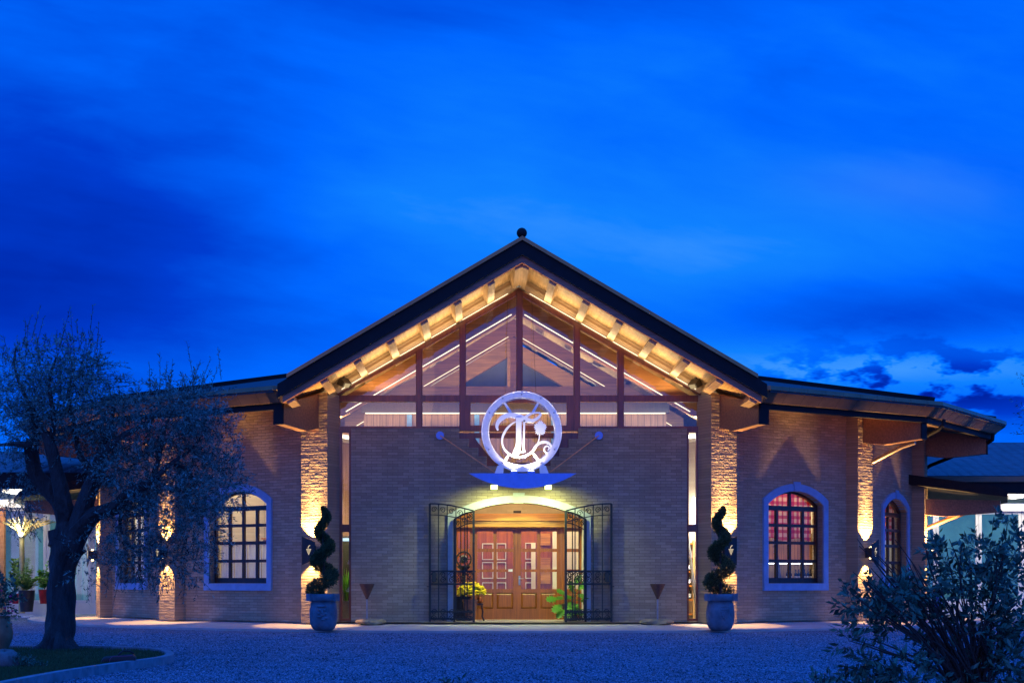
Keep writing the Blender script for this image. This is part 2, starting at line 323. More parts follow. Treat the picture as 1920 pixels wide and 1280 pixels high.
# ------------------------------------------------------------------ mesh helpers
ROOTM = {}
class MB:
    def __init__(s): s.v = []; s.f = []
    def add(s, vs, fs):
        o = len(s.v); s.v += [tuple(p) for p in vs]; s.f += [tuple(i + o for i in f) for f in fs]; return s
    def box(s, x0, x1, y0, y1, z0, z1):
        v = [(x, y, z) for z in (z0, z1) for y in (y0, y1) for x in (x0, x1)]
        return s.add(v, [(0, 2, 3, 1), (4, 5, 7, 6), (0, 1, 5, 4), (2, 6, 7, 3), (0, 4, 6, 2), (1, 3, 7, 5)])
    def bar(s, a, b, w, h, up=(0, 0, 1)):
        a, b = Vector(a), Vector(b); d = (b - a).normalized(); up = Vector(up)
        if abs(d.dot(up)) > 0.98: up = Vector((0, 1, 0))
        r = d.cross(up).normalized(); u = r.cross(d)
        v = [p + r * (w / 2 * i) + u * (h / 2 * j) for p in (a, b) for i, j in ((-1, -1), (1, -1), (1, 1), (-1, 1))]
        return s.add(v, [(0, 3, 2, 1), (4, 5, 6, 7), (0, 1, 5, 4), (1, 2, 6, 5), (2, 3, 7, 6), (3, 0, 4, 7)])
    def prism(s, poly, a0, a1, axis='y'):
        """poly of (p, q): axis y -> (x, z); axis z -> (x, y); axis x -> (y, z). convex or not, caps are ngons"""
        n = len(poly)
        def P(p, q, a): return {'y': (p, a, q), 'z': (p, q, a), 'x': (a, p, q)}[axis]
        v = [P(p, q, a0) for p, q in poly] + [P(p, q, a1) for p, q in poly]
        return s.add(v, [tuple(range(n)), tuple(range(2 * n - 1, n - 1, -1))] + [(i, i + n, (i + 1) % n + n, (i + 1) % n) for i in range(n)])
    def tube(s, pts, rad, n=8, caps=True, squash=None):
        pts = [Vector(p) for p in pts]; m = len(pts)
        if not hasattr(rad, '__len__'): rad = [rad] * m
        prev = None; vs = []
        for i, p in enumerate(pts):
            d = (pts[min(i + 1, m - 1)] - pts[max(i - 1, 0)]).normalized()
            if prev is None:
                up = Vector((0, 0, 1)) if abs(d.z) < 0.9 else Vector((0, 1, 0))
                r = d.cross(up).normalized()
            else:
                r = (prev - d * prev.dot(d)).normalized()
            u = d.cross(r); prev = r
            for k in range(n):
                a = 2 * math.pi * k / n; q = rad[i] * (squash(i, a) if squash else 1.0)
                vs.append(p + r * (math.cos(a) * q) + u * (math.sin(a) * q))
        fs = [(i * n + k, i * n + (k + 1) % n, (i + 1) * n + (k + 1) % n, (i + 1) * n + k) for i in range(m - 1) for k in range(n)]
        if caps: fs += [tuple(range(n - 1, -1, -1)), tuple(range((m - 1) * n, m * n))]
        return s.add(vs, fs)
    def lathe(s, prof, c=(0, 0, 0), n=32, wob=None):
        vs = []
        for i, (r, z) in enumerate(prof):
            for k in range(n):
                a = 2 * math.pi * k / n; q = r * (wob(a, z) if wob else 1)
                vs.append((c[0] + math.cos(a) * q, c[1] + math.sin(a) * q, c[2] + z))
        fs = [(i * n + k, i * n + (k + 1) % n, (i + 1) * n + (k + 1) % n, (i + 1) * n + k) for i in range(len(prof) - 1) for k in range(n)]
        return s.add(vs, fs)
    def ball(s, c, r, n=12, sc=(1, 1, 1), jit=0.0, rg=None):
        vs, m = [], n // 2 + 1
        for i in range(m + 1):
            t = math.pi * i / m
            for k in range(n):
                a = 2 * math.pi * k / n; q = r * (1 + (rg.uniform(-jit, jit) if rg and 0 < i < m else 0))
                vs.append((c[0] + sc[0] * q * math.sin(t) * math.cos(a), c[1] + sc[1] * q * math.sin(t) * math.sin(a), c[2] + sc[2] * q * math.cos(t)))
        return s.add(vs, [(i * n + k, (i + 1) * n + k, (i + 1) * n + (k + 1) % n, i * n + (k + 1) % n) for i in range(m) for k in range(n)])
    def plate(s, outer, holes=(), y0=0.0, y1=0.1):
        """flat panel in x-z with holes, thick from y0 to y1"""
        bm = bmesh.new(); loops = [outer] + list(holes); rings = []
        for lp in loops:
            vs = [bm.verts.new((p[0], 0, p[1])) for p in lp]
            for i in range(len(vs)): bm.edges.new((vs[i], vs[(i + 1) % len(vs)]))
        bm.verts.index_update()
        bmesh.ops.triangle_fill(bm, edges=bm.edges[:], use_beauty=True, use_dissolve=False, normal=(0, -1, 0))
        bm.verts.ensure_lookup_table(); bm.verts.index_update()
        V = [(v.co.x, v.co.z) for v in bm.verts]; T = [[v.index for v in f.verts] for f in bm.faces]; bm.free()
        n = len(V); vs = [(x, y0, z) for x, z in V] + [(x, y1, z) for x, z in V]; fs = []
        for f in T:
            (ax, az), (bx, bz), (cx, cz) = (V[i] for i in f[:3])
            if (bx - ax) * (cz - az) - (bz - az) * (cx - ax) < 0: f = f[::-1]
            fs.append(tuple(f)); fs.append(tuple(i + n for i in f[::-1]))
        o = 0
        for lp in loops:
            k = len(lp)
            for i in range(k): fs.append((o + i, o + n + i, o + n + (i + 1) % k, o + (i + 1) % k))
            o += k
        return s.add(vs, fs)
    def build(s, name, m, parent=None, smooth=False, loc=None, rotz=0.0, local=False, recalc=True):
        me = bpy.data.meshes.new(name)
        vs = s.v
        if parent is not None and parent in ROOTM and not local:
            inv = ROOTM[parent].inverted(); vs = [inv @ Vector(p) for p in vs]
        me.from_pydata([tuple(p) for p in vs], [], s.f)
        if recalc and len(s.f) < 60000:
            bm = bmesh.new(); bm.from_mesh(me); bmesh.ops.recalc_face_normals(bm, faces=bm.faces[:]); bm.to_mesh(me); bm.free()
        me.materials.append(MATS[m])
        if smooth:
            me.polygons.foreach_set('use_smooth', [True] * len(me.polygons))
            try: me.set_sharp_from_angle(angle=R_(40))
            except Exception: pass
        o = bpy.data.objects.new(name, me); COL.objects.link(o)
        if parent is not None: o.parent = parent; ROOTM[o] = ROOTM.get(parent, Matrix())
        if loc is not None:
            o.location = loc; o.rotation_euler = (0, 0, rotz); ROOTM[o] = ROOTM.get(parent, Matrix()) @ Matrix.Translation(Vector(loc)) @ Matrix.Rotation(rotz, 4, 'Z')
        return o
def tag(o, label=None, cat=None, group=None, kind=None):
    if label: o['label'] = label
    if cat: o['category'] = cat
    if group: o['group'] = group
    if kind: o['kind'] = kind
    return o
def thing(name, label, cat, loc=(0, 0, 0), rotz=0.0, group=None):
    o = bpy.data.objects.new(name, None); COL.objects.link(o); o.empty_display_size = 0.2
    o.location = loc; o.rotation_euler = (0, 0, rotz)
    ROOTM[o] = Matrix.Translation(Vector(loc)) @ Matrix.Rotation(rotz, 4, 'Z')
    return tag(o, label, cat, group)
def copy_thing(root, loc, rotz, label):
    r = root.copy(); COL.objects.link(r); r.location = loc; r.rotation_euler = (0, 0, rotz); r['label'] = label
    for ch in list(root.children):
        c = ch.copy(); COL.objects.link(c); c.parent = r
        for g in list(ch.children):
            d = g.copy(); COL.objects.link(d); d.parent = c
    return r
def spot(name, loc, direc, power, angle, blend=0.3, col=(1, 0.72, 0.38), rad=0.03, parent=None):
    d = bpy.data.lights.new(name, 'SPOT'); d.energy = power; d.spot_size = R_(angle); d.spot_blend = blend; d.color = col; d.shadow_soft_size = rad
    o = bpy.data.objects.new(name, d); COL.objects.link(o); o.location = loc
    o.rotation_euler = Vector(direc).to_track_quat('-Z', 'Y').to_euler()
    if parent: o.parent = parent
    return o
def area(name, loc, direc, power, sx, sy, col=(1, 0.8, 0.55), parent=None):
    d = bpy.data.lights.new(name, 'AREA'); d.energy = power; d.shape = 'RECTANGLE'; d.size = sx; d.size_y = sy; d.color = col
    o = bpy.data.objects.new(name, d); COL.objects.link(o); o.location = loc
    o.rotation_euler = Vector(direc).to_track_quat('-Z', 'Y').to_euler()
    if parent: o.parent = parent
    return o
def catmull(pts, k=6):
    P = [np.array(p, float) for p in pts]; out = []
    for i in range(len(P) - 1):
        p0, p1, p2, p3 = P[max(i - 1, 0)], P[i], P[i + 1], P[min(i + 2, len(P) - 1)]
        for j in range(k):
            t = j / k
            out.append(0.5 * (2 * p1 + (p2 - p0) * t + (2 * p0 - 5 * p1 + 4 * p2 - p3) * t * t + (3 * p1 - p0 - 3 * p2 + p3) * t ** 3))
    out.append(P[-1]); return out
def arch(hw, zs, za, n=14):
    """points of a segmental arch from (-hw, zs) over (0, za) to (hw, zs)"""
    h = za - zs; r = (hw * hw + h * h) / (2 * h); c = za - r; a0 = math.asin(min(1, hw / r))
    return [(r * math.sin(-a0 + 2 * a0 * i / n), c + r * math.cos(-a0 + 2 * a0 * i / n)) for i in range(n + 1)]
def leaves_mesh(base, dirs, length, width, rg):
    """narrow diamond leaves from numpy arrays of base points and directions"""
    n = len(base); L = length * rg.uniform(0.7, 1.25, (n, 1)); Wd = width * rg.uniform(0.7, 1.2, (n, 1))
    d = dirs / np.linalg.norm(dirs, axis=1, keepdims=True)
    r = np.cross(d, rg.normal(size=(n, 3))); r /= np.linalg.norm(r, axis=1, keepdims=True); u = np.cross(d, r)
    mid = base + d * L * 0.45 + u * L * 0.06
    vs = np.stack([base, mid - r * Wd / 2, base + d * L, mid + r * Wd / 2], 1).reshape(-1, 3)
    fs = np.arange(n * 4).reshape(n, 4)
    return vs, fs
def build_leaves(name, m, parts, parent, local=False):
    mb = MB(); o = 0; V = []; Fc = []
    for vs, fs in parts: V.append(vs); Fc.append(fs + o); o += len(vs)
    V = np.concatenate(V); Fc = np.concatenate(Fc)
    mb.v = [tuple(p) for p in V.tolist()]; mb.f = [tuple(f) for f in Fc.tolist()]
    return mb.build(name, m, parent, recalc=False, local=local)

# ------------------------------------------------------------------ plan of the round building: a regular 16-gon
CY, RP, RW, RE, ZE, ZG = 10.69, 12.0, 11.75, 14.05, 5.13, -0.13
def pol(r, deg): return Vector((r * math.sin(R_(deg)), CY - r * math.cos(R_(deg)), 0))
A1 = 22.75   # the piers beside the entrance

# ------------------------------------------------------------------ ground
def ground():
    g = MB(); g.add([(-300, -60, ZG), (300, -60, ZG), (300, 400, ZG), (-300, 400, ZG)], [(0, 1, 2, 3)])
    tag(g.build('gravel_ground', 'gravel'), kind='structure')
    pv = MB(); n = 90; ring = []
    for i in range(n + 1):
        a = -100 + 200 * i / n
        ring.append((pol(11.0, a), pol(13.75, a)))
    vs = []
    for a, b in ring: vs += [(a.x, a.y, 0.006), (b.x, b.y, -0.085), (b.x, b.y, ZG - 0.05)]
    fs = []
    for i in range(n):
        k = i * 3; fs += [(k, k + 1, k + 4, k + 3), (k + 1, k + 2, k + 5, k + 4)]
    pv.add(vs, fs); tag(pv.build('paved_walkway', 'paving'), kind='structure')
    fl = MB(); pts = [pol(11.6, -90 + 180 * i / 24) for i in range(25)]
    fl.add([(p.x, p.y, 0.03) for p in pts], [tuple(range(25))]); tag(fl.build('interior_floor', 'interior_floor'), kind='structure')
    lf = MB(); lf.box(-1.5, 1.5, 0.0, 1.2, -0.02, 0.04)
    tag(lf.build('threshold_step', 'paving'), kind='structure')
ground()

# ------------------------------------------------------------------ the building
BLD = thing('winery_building', 'round brick building with a glazed timber gable over its arched entrance', 'building')

def pier_mesh(seed, W2=0.335, H=5.35, back=0.62):
    rg = np.random.default_rng(seed); ch, bl = 0.066, 0.235
    nx, nz = 44, int(H / 0.0132)
    X = np.linspace(-W2, W2, nx + 1); Z = np.linspace(0, H, nz + 1)
    XX, ZZ = np.meshgrid(X, Z); row = np.floor(ZZ / ch).astype(int); fx = XX / bl + 0.5 * (row % 2) + 5; cidx = np.floor(fx).astype(int)
    off = rg.uniform(0, 1, (200, 20)); tz = rg.uniform(-1, 1, (200, 20)); tx = rg.uniform(-1, 1, (200, 20))
    fz = ZZ / ch - row; ffx = fx - cidx
    h = 0.0058 * off[row, cidx] + 0.0045 * tz[row, cidx] * (fz - 0.5) + 0.006 * tx[row, cidx] * (ffx - 0.5) + 0.002 * np.sin(np.pi * fz) + rg.normal(0, 0.0016, XX.shape)
    edge = np.minimum(np.minimum(fz, 1 - fz) * ch, np.minimum(ffx, 1 - ffx) * bl); h = np.where(edge < 0.006, 0.0, h)
    mb = MB(); m = nx + 1
    vs = np.stack([XX, -h, ZZ], -1).reshape(-1, 3).tolist()
    i, j = np.meshgrid(np.arange(nz), np.arange(nx), indexing='ij'); k = (i * m + j).reshape(-1)
    fs = np.stack([k, k + 1, k + m + 1, k + m], -1).tolist()
    mb.v = [tuple(p) for p in vs]; mb.f = [tuple(f) for f in fs]
    # the plain flanks behind the rough face
    n0 = len(mb.v); mb.v += [(-W2, back, 0), (W2, back, 0), (W2, back, H), (-W2, back, H)]
    L = [r * m for r in range(nz + 1)]; Rr = [r * m + nx for r in range(nz + 1)]
    mb.f.append(tuple(L[::-1] and ([n0] + L + [n0 + 3])[::-1])); mb.f.append(tuple([n0 + 1] + Rr + [n0 + 2]))
    mb.f.append(tuple([n0 + 3] + [nz * m + c for c in range(nx + 1)] + [n0 + 2])[::-1]); mb.f.append((n0, n0 + 3, n0 + 2, n0 + 1))
    return mb
PIERS = [(-A1, 5.20), (A1, 5.20), (-45, 5.08), (45, 5.08), (-67.5, 5.08), (67.5, 5.08), (-90, 5.08), (90, 5.08)]
for k, (a, H) in enumerate(PIERS):
    p = pol(RP, a); pier_mesh(10 + k, H=H).build('brick_pier', 'split_brick', BLD, loc=(p.x, p.y, 0.0), rotz=R_(a), local=True, recalc=False)

# windows of the round walls
WHW, WSW = 0.915, 0.15     # half width of the opening, width of the stone band
WZ0, WZS, WZA = 0.90, 2.76, 3.08
def opening(hw, z0, zs, za, n=14): return [(-hw, z0), (hw, z0)] + arch(hw, zs, za, n)[::-1]
def facet(a):
    ap = RW * math.cos(R_(11.25)); p = pol(ap, a); return p, RW * math.sin(R_(11.25))
def facet_u(px, a):
    p, _ = facet(a); c, s = math.cos(R_(a)), math.sin(R_(a)); q = px - PX
    return (q * (p.y + CD) - F * (p.x - CX)) / (F * c - q * s)
WINDOWS = {33.75: facet_u(1491, 33.75), -33.75: facet_u(447, -33.75), 56.25: facet_u(1678, 56.25), -56.25: facet_u(248, -56.25)}
def shift(pts, du): return [(x + du, z) for x, z in pts]
for a in (-78.75, -56.25, -33.75, 33.75, 56.25, 78.75):
    p, hl = facet(a); u = WINDOWS.get(a)
    w = MB(); o = [(-hl, 0), (hl, 0), (hl, 5.06), (-hl, 5.06)]
    w.plate(o, [shift(opening(WHW, WZ0, WZS, WZA), u)] if u is not None else [], 0.0, 0.34)
    w.build('brick_wall', 'wall_brick', BLD, loc=(p.x, p.y, 0), rotz=R_(a), local=True)
    if u is None: continue
    L = dict(loc=(p.x, p.y, 0), rotz=R_(a), local=True)
    # window = frame (with its bars); stone surround, keystone, sill and panes are its sub-parts
    f = MB(); fy0, fy1 = 0.16, 0.23; hw = WHW; b = 0.055
    inner = hw - b
    f.plate(shift(opening(hw - 0.002, WZ0 + 0.002, WZS, WZA - 0.002), u), [shift(opening(inner, WZ0 + 0.13, WZS - 0.02, WZA - b), u)], fy0, fy1)
    rows = [WZ0 + 0.13, 1.43, 1.86, 2.27, 2.66]
    for z in rows[1:4]: f.box(u - inner, u + inner, fy0 + 0.006, fy1 - 0.006, z - 0.035, z + 0.035)
    f.box(u - inner, u + inner, fy0 - 0.006, fy1 + 0.006, 2.62, 2.73)
    for c in (-0.5, 0.0, 0.5): f.box(u + c * inner - 0.034, u + c * inner + 0.034, fy0 + 0.003, fy1 - 0.003, rows[0], 2.62)
    f.box(u - 0.035, u + 0.035, fy0 + 0.003, fy1 - 0.003, 2.73, WZA - b + 0.01)
    fo = f.build('window', 'dark_wood', BLD, **L)
    g = MB(); g.plate(shift(opening(inner, rows[0], WZS - 0.02, WZA - b), u), [], 0.192, 0.198); g.build('pane', 'window_glass', fo, local=True)
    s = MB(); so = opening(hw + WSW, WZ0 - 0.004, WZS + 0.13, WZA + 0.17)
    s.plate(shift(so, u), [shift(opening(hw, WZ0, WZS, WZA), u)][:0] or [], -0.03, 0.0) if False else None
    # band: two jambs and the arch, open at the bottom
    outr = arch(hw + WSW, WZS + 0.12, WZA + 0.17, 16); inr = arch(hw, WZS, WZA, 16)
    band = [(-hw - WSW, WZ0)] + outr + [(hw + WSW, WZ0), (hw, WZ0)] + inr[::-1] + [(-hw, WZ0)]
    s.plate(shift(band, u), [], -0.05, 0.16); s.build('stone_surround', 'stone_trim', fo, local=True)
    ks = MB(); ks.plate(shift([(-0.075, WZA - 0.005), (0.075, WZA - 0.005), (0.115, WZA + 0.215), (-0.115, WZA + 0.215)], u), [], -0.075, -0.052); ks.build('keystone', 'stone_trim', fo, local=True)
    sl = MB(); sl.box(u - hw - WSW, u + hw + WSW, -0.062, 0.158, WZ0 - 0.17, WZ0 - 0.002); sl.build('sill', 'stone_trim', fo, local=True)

# rooms behind the windows: radial partitions, back walls, ceilings
for a, m in ((-26.5, 'plank_wood'), (26.5, 'pale_brick'), (-45, 'pale_brick'), (45, 'white_plaster'), (-67.5, 'white_plaster'), (67.5, 'white_plaster')):
    MB().box(-0.04, 0.04, -11.3, -8.95, 0, 4.6).build('partition', m, BLD, loc=(0, CY, 0), rotz=R_(a), local=True)
for a, m in ((-33.75, 'pale_brick'), (33.75, 'pale_brick'), (-56.25, 'pale_brick'), (56.25, 'white_plaster')):
    p, hl = facet(a); L = dict(loc=(p.x, p.y, 0), rotz=R_(a), local=True)
    lo, hi = (-1.70, 1.12) if a == -33.75 else ((-1.12, 1.70) if a == 33.75 else (-1.70, 1.70))
    MB().box(lo, hi, 2.6, 2.7, 0, 4.3).build('interior_wall', m, BLD, **L)
    MB().prism([(-2.12, 0.36), (2.12, 0.36), (1.70, 2.59), (-1.70, 2.59)], 4.31, 4.4, 'z').build('room_ceiling', 'white_plaster', BLD, **L)

# centre front: brick wall with the arched entrance and the stepped notch under the gable glass
DHW, DZS, DZA = 1.50, 2.36, 2.74
XL, XR, ZT = atx(659, 0), atx(1287, 0), 4.44
step = [(1.36, 4.44), (1.36, 4.20), (1.14, 4.20), (1.14, 4.00), (0.93, 4.00), (0.93, 3.80), (0.73, 3.80), (0.73, 3.58)]
outl = [(XL, 0.0), (-DHW, 0.0), (-DHW, DZS)] + arch(DHW, DZS, DZA, 18)[1:-1] + [(DHW, DZS), (DHW, 0.0), (XR, 0.0), (XR, ZT)]
outl += step + [(-x, z) for x, z in step[::-1]] + [(XL, ZT)]
MB().plate(outl, [], -0.10, 0.30).build('front_wall', 'wall_brick', BLD)

# stone surround of the door
jw = 0.14
oa = arch(DHW + jw, DZS + 0.10, DZA + 0.17, 18); ia = arch(DHW - 0.002, DZS, DZA, 18)
band = [(-DHW - jw, 0.0)] + oa + [(DHW + jw, 0.0), (DHW - 0.002, 0.0)] + ia[::-1] + [(-DHW + 0.002, 0.0)]
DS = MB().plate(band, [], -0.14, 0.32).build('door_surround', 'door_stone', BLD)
MB().plate([(-0.10, DZA - 0.015), (0.10, DZA - 0.015), (0.135, DZA + 0.225), (-0.135, DZA + 0.225)], [], -0.17, -0.142).build('keystone', 'door_stone', DS)

# gable glazing: mullions, rails, stepped panel, slit windows
SL = 0.575
def gz(x, z0=7.64): return z0 - abs(x) * SL
GX = [atx(v, 0.05) for v in (633, 786, 867.5, 974, 1081.5, 1163.5, 1314)]
ZTR0, ZTR1, ZLO0, ZLO1 = atz(753, 0.05), atz(742, 0.05), atz(808, 0.05), atz(799, 0.05)
fr = MB(); y0, y1 = 0.02, 0.20
xl, xr = GX[0], GX[-1]
holes = []
PANES = []
mw = 0.075
for i in range(6):
    a, b = GX[i] + mw, GX[i + 1] - mw
    if i == 0: a = GX[0] + 0.05
    if i == 5: b = GX[-1] - 0.05
    z0 = ZTR1 + 0.012; top = [(b, gz(b) - 0.11), (a, gz(a) - 0.11)]
    if gz(a) - 0.11 < z0 + 0.05: top = [(b, gz(b) - 0.11), (a, z0 + 0.02)]
    if gz(b) - 0.11 < z0 + 0.05: top = [(b, z0 + 0.02), (a, gz(a) - 0.11)]
    holes.append([(a, z0), (b, z0)] + top)
for i in (0, 1, 4, 5):
    a, b = GX[i] + mw, GX[i + 1] - mw
    if i == 0: a = GX[0] + 0.05
    if i == 5: b = GX[-1] - 0.05
    holes.append([(a, ZLO1), (b, ZLO1), (b, ZTR0), (a, ZTR0)])
holes.append([(-1.10, ZLO1 + 0.02), (1.10, ZLO1 + 0.02), (1.10, ZTR0 - 0.02), (-1.10, ZTR0 - 0.02)])
gouter = [(xl, ZLO0), (xr, ZLO0), (xr, gz(xr)), (0, gz(0)), (xl, gz(xl))]
GW = fr.plate(gouter, holes, y0, y1).build('gable_window', 'frame_wood', BLD)
for h in holes: MB().plate(h, [], 0.10, 0.108).build('pane', 'gable_glass', GW)
# vertical posts set proud of the frame, as in the photo
for i, x in enumerate(GX[1:6]):
    zt = gz(x) - 0.06; zb = ZLO0 if i != 2 else ZTR1
    MB().box(x - 0.05, x + 0.05, -0.035, 0.0195, zb, zt).build('mullion', 'frame_wood', GW)
pan = [(-x, z - 0.003) for x, z in step][0:]
so = [(-1.357, 4.34)] + [(-(x - 0.003), z + 0.003) for x, z in step[1:]] + [((x - 0.003), z + 0.003) for x, z in step[1:][::-1]] + [(1.357, 4.34)]
hole = [(-0.55, 3.66), (0.55, 3.66), (0.80, 3.95), (1.0, 4.22), (-1.0, 4.22), (-0.80, 3.95)]
SP = MB().plate(so, [hole], -0.04, 0.018).build('stepped_panel', 'frame_wood', BLD)
MB().plate(hole, [], 0.0, 0.006).build('pane', 'gable_glass', SP)
for s_, (a, b) in ((-1, (xl, XL)), (1, (XR, xr))):
    h1 = [(a + (0.11 if s_ < 0 else 0.06), 0.10), (b - (0.06 if s_ < 0 else 0.11), 0.10), (b - (0.06 if s_ < 0 else 0.11), 2.08), (a + (0.11 if s_ < 0 else 0.06), 2.08)]
    h2 = [(h1[0][0], 2.25), (h1[1][0], 2.25), (h1[1][0], ZLO0 - 0.03), (h1[0][0], ZLO0 - 0.03)]
    sw = MB().plate([(a, 0), (b - 0.003 * (s_ < 0), 0), (b - 0.003 * (s_ < 0), ZLO0 - 0.002), (a, ZLO0 - 0.002)] if s_ < 0 else [(a + 0.003, 0), (b, 0), (b, ZLO0 - 0.002), (a + 0.003, ZLO0 - 0.002)], [h1, h2], 0.03, 0.16).build('slit_window', 'frame_wood', BLD)
    for h in (h1, h2): MB().plate(h, [], 0.09, 0.097).build('pane', 'window_glass', sw)

# roofs ------------------------------------------------------------
def chevron(zr, t, w, y0, y1, s=0.585, w2=None):
    return MB().prism([(-w, zr - w * s), (0, zr), (w, zr - w * s), (w, zr - w * s - t), (0, zr - t), (-w, zr - w * s - t)], y0, y1)
GR = chevron(8.245, 0.24, 5.02, -2.50, 9.5).build('gable_roof', 'roof_tiles', BLD)
chevron(8.27, 0.085, 5.00, -2.66, -2.505).build('verge_trim', 'bronze_metal', GR)
chevron(8.18, 0.30, 5.20, -2.60, -2.507).build('verge_board', 'dark_fascia', GR)
chevron(7.925, 0.19, 5.10, -2.498, -2.36).build('barge_board', 'barge_wood', GR)
chevron(7.99, 0.05, 5.05, -2.355, 9.0).build('soffit', 'soffit_wood', GR)
chevron(7.936, 0.265, 4.35, 0.005, 0.07).build('blocking_board', 'board_wood', GR)
chevron(7.835, 0.045, 4.35, -0.045, 0.002).build('blocking_rail', 'board_wood', GR)
for s_ in (-1, 1):
    for i in range(1, 8):
        x = s_ * (0.76 + (i - 1) * 0.715); zc = 7.94 - abs(x) * 0.585
        c = math.cos(math.atan(0.585)); n = Vector((s_ * 0.585 * c, 0, c)); tt = Vector((c, 0, -s_ * 0.585 * c))
        w, d = 0.085, 0.235
        P = [Vector((x, 0, zc)) + tt * w, Vector((x, 0, zc)) - tt * w, Vector((x, 0, zc)) - tt * w - n * d, Vector((x, 0, zc)) + tt * w - n * d]
        MB().prism([(q.x, q.z) for q in P], -2.352, 8.9).build('purlin', 'purlin_wood', BLD)
MB().prism([(-0.20, 7.83), (0, 7.94), (0.20, 7.83), (0.14, 7.60), (0, 7.665), (-0.14, 7.60)], -2.352, 8.9).build('ridge_purlin', 'purlin_wood', BLD)
# light strip on the glass frame; an added bare area light washes the soffit
for s_ in (-1, 1):
    a, b = Vector((s_ * 0.25, -0.06, gz(0.25) + 0.02)), Vector((s_ * 4.05, -0.06, gz(4.05) + 0.02))
    MB().bar(a, b, 0.02, 0.010).build('light_strip', 'led_white', GW)
    mid = (a + b) / 2; d = bpy.data.lights.new('soffit_fill_light', 'AREA'); d.energy = 44; d.shape = 'RECTANGLE'; d.size = 4.2; d.size_y = 0.50; d.color = (1, 0.72, 0.37)
    o = bpy.data.objects.new('soffit_fill_light', d); COL.objects.link(o); o.location = mid + Vector((0, -0.42, -0.16))
    xax = (b - a).normalized(); zax = -Vector((s_ * 0.50, -0.10, 0.86)).normalized(); zax = (zax - xax * zax.dot(xax)).normalized(); yax = zax.cross(xax)
    o.rotation_euler = Matrix((xax, yax, zax)).transposed().to_euler()
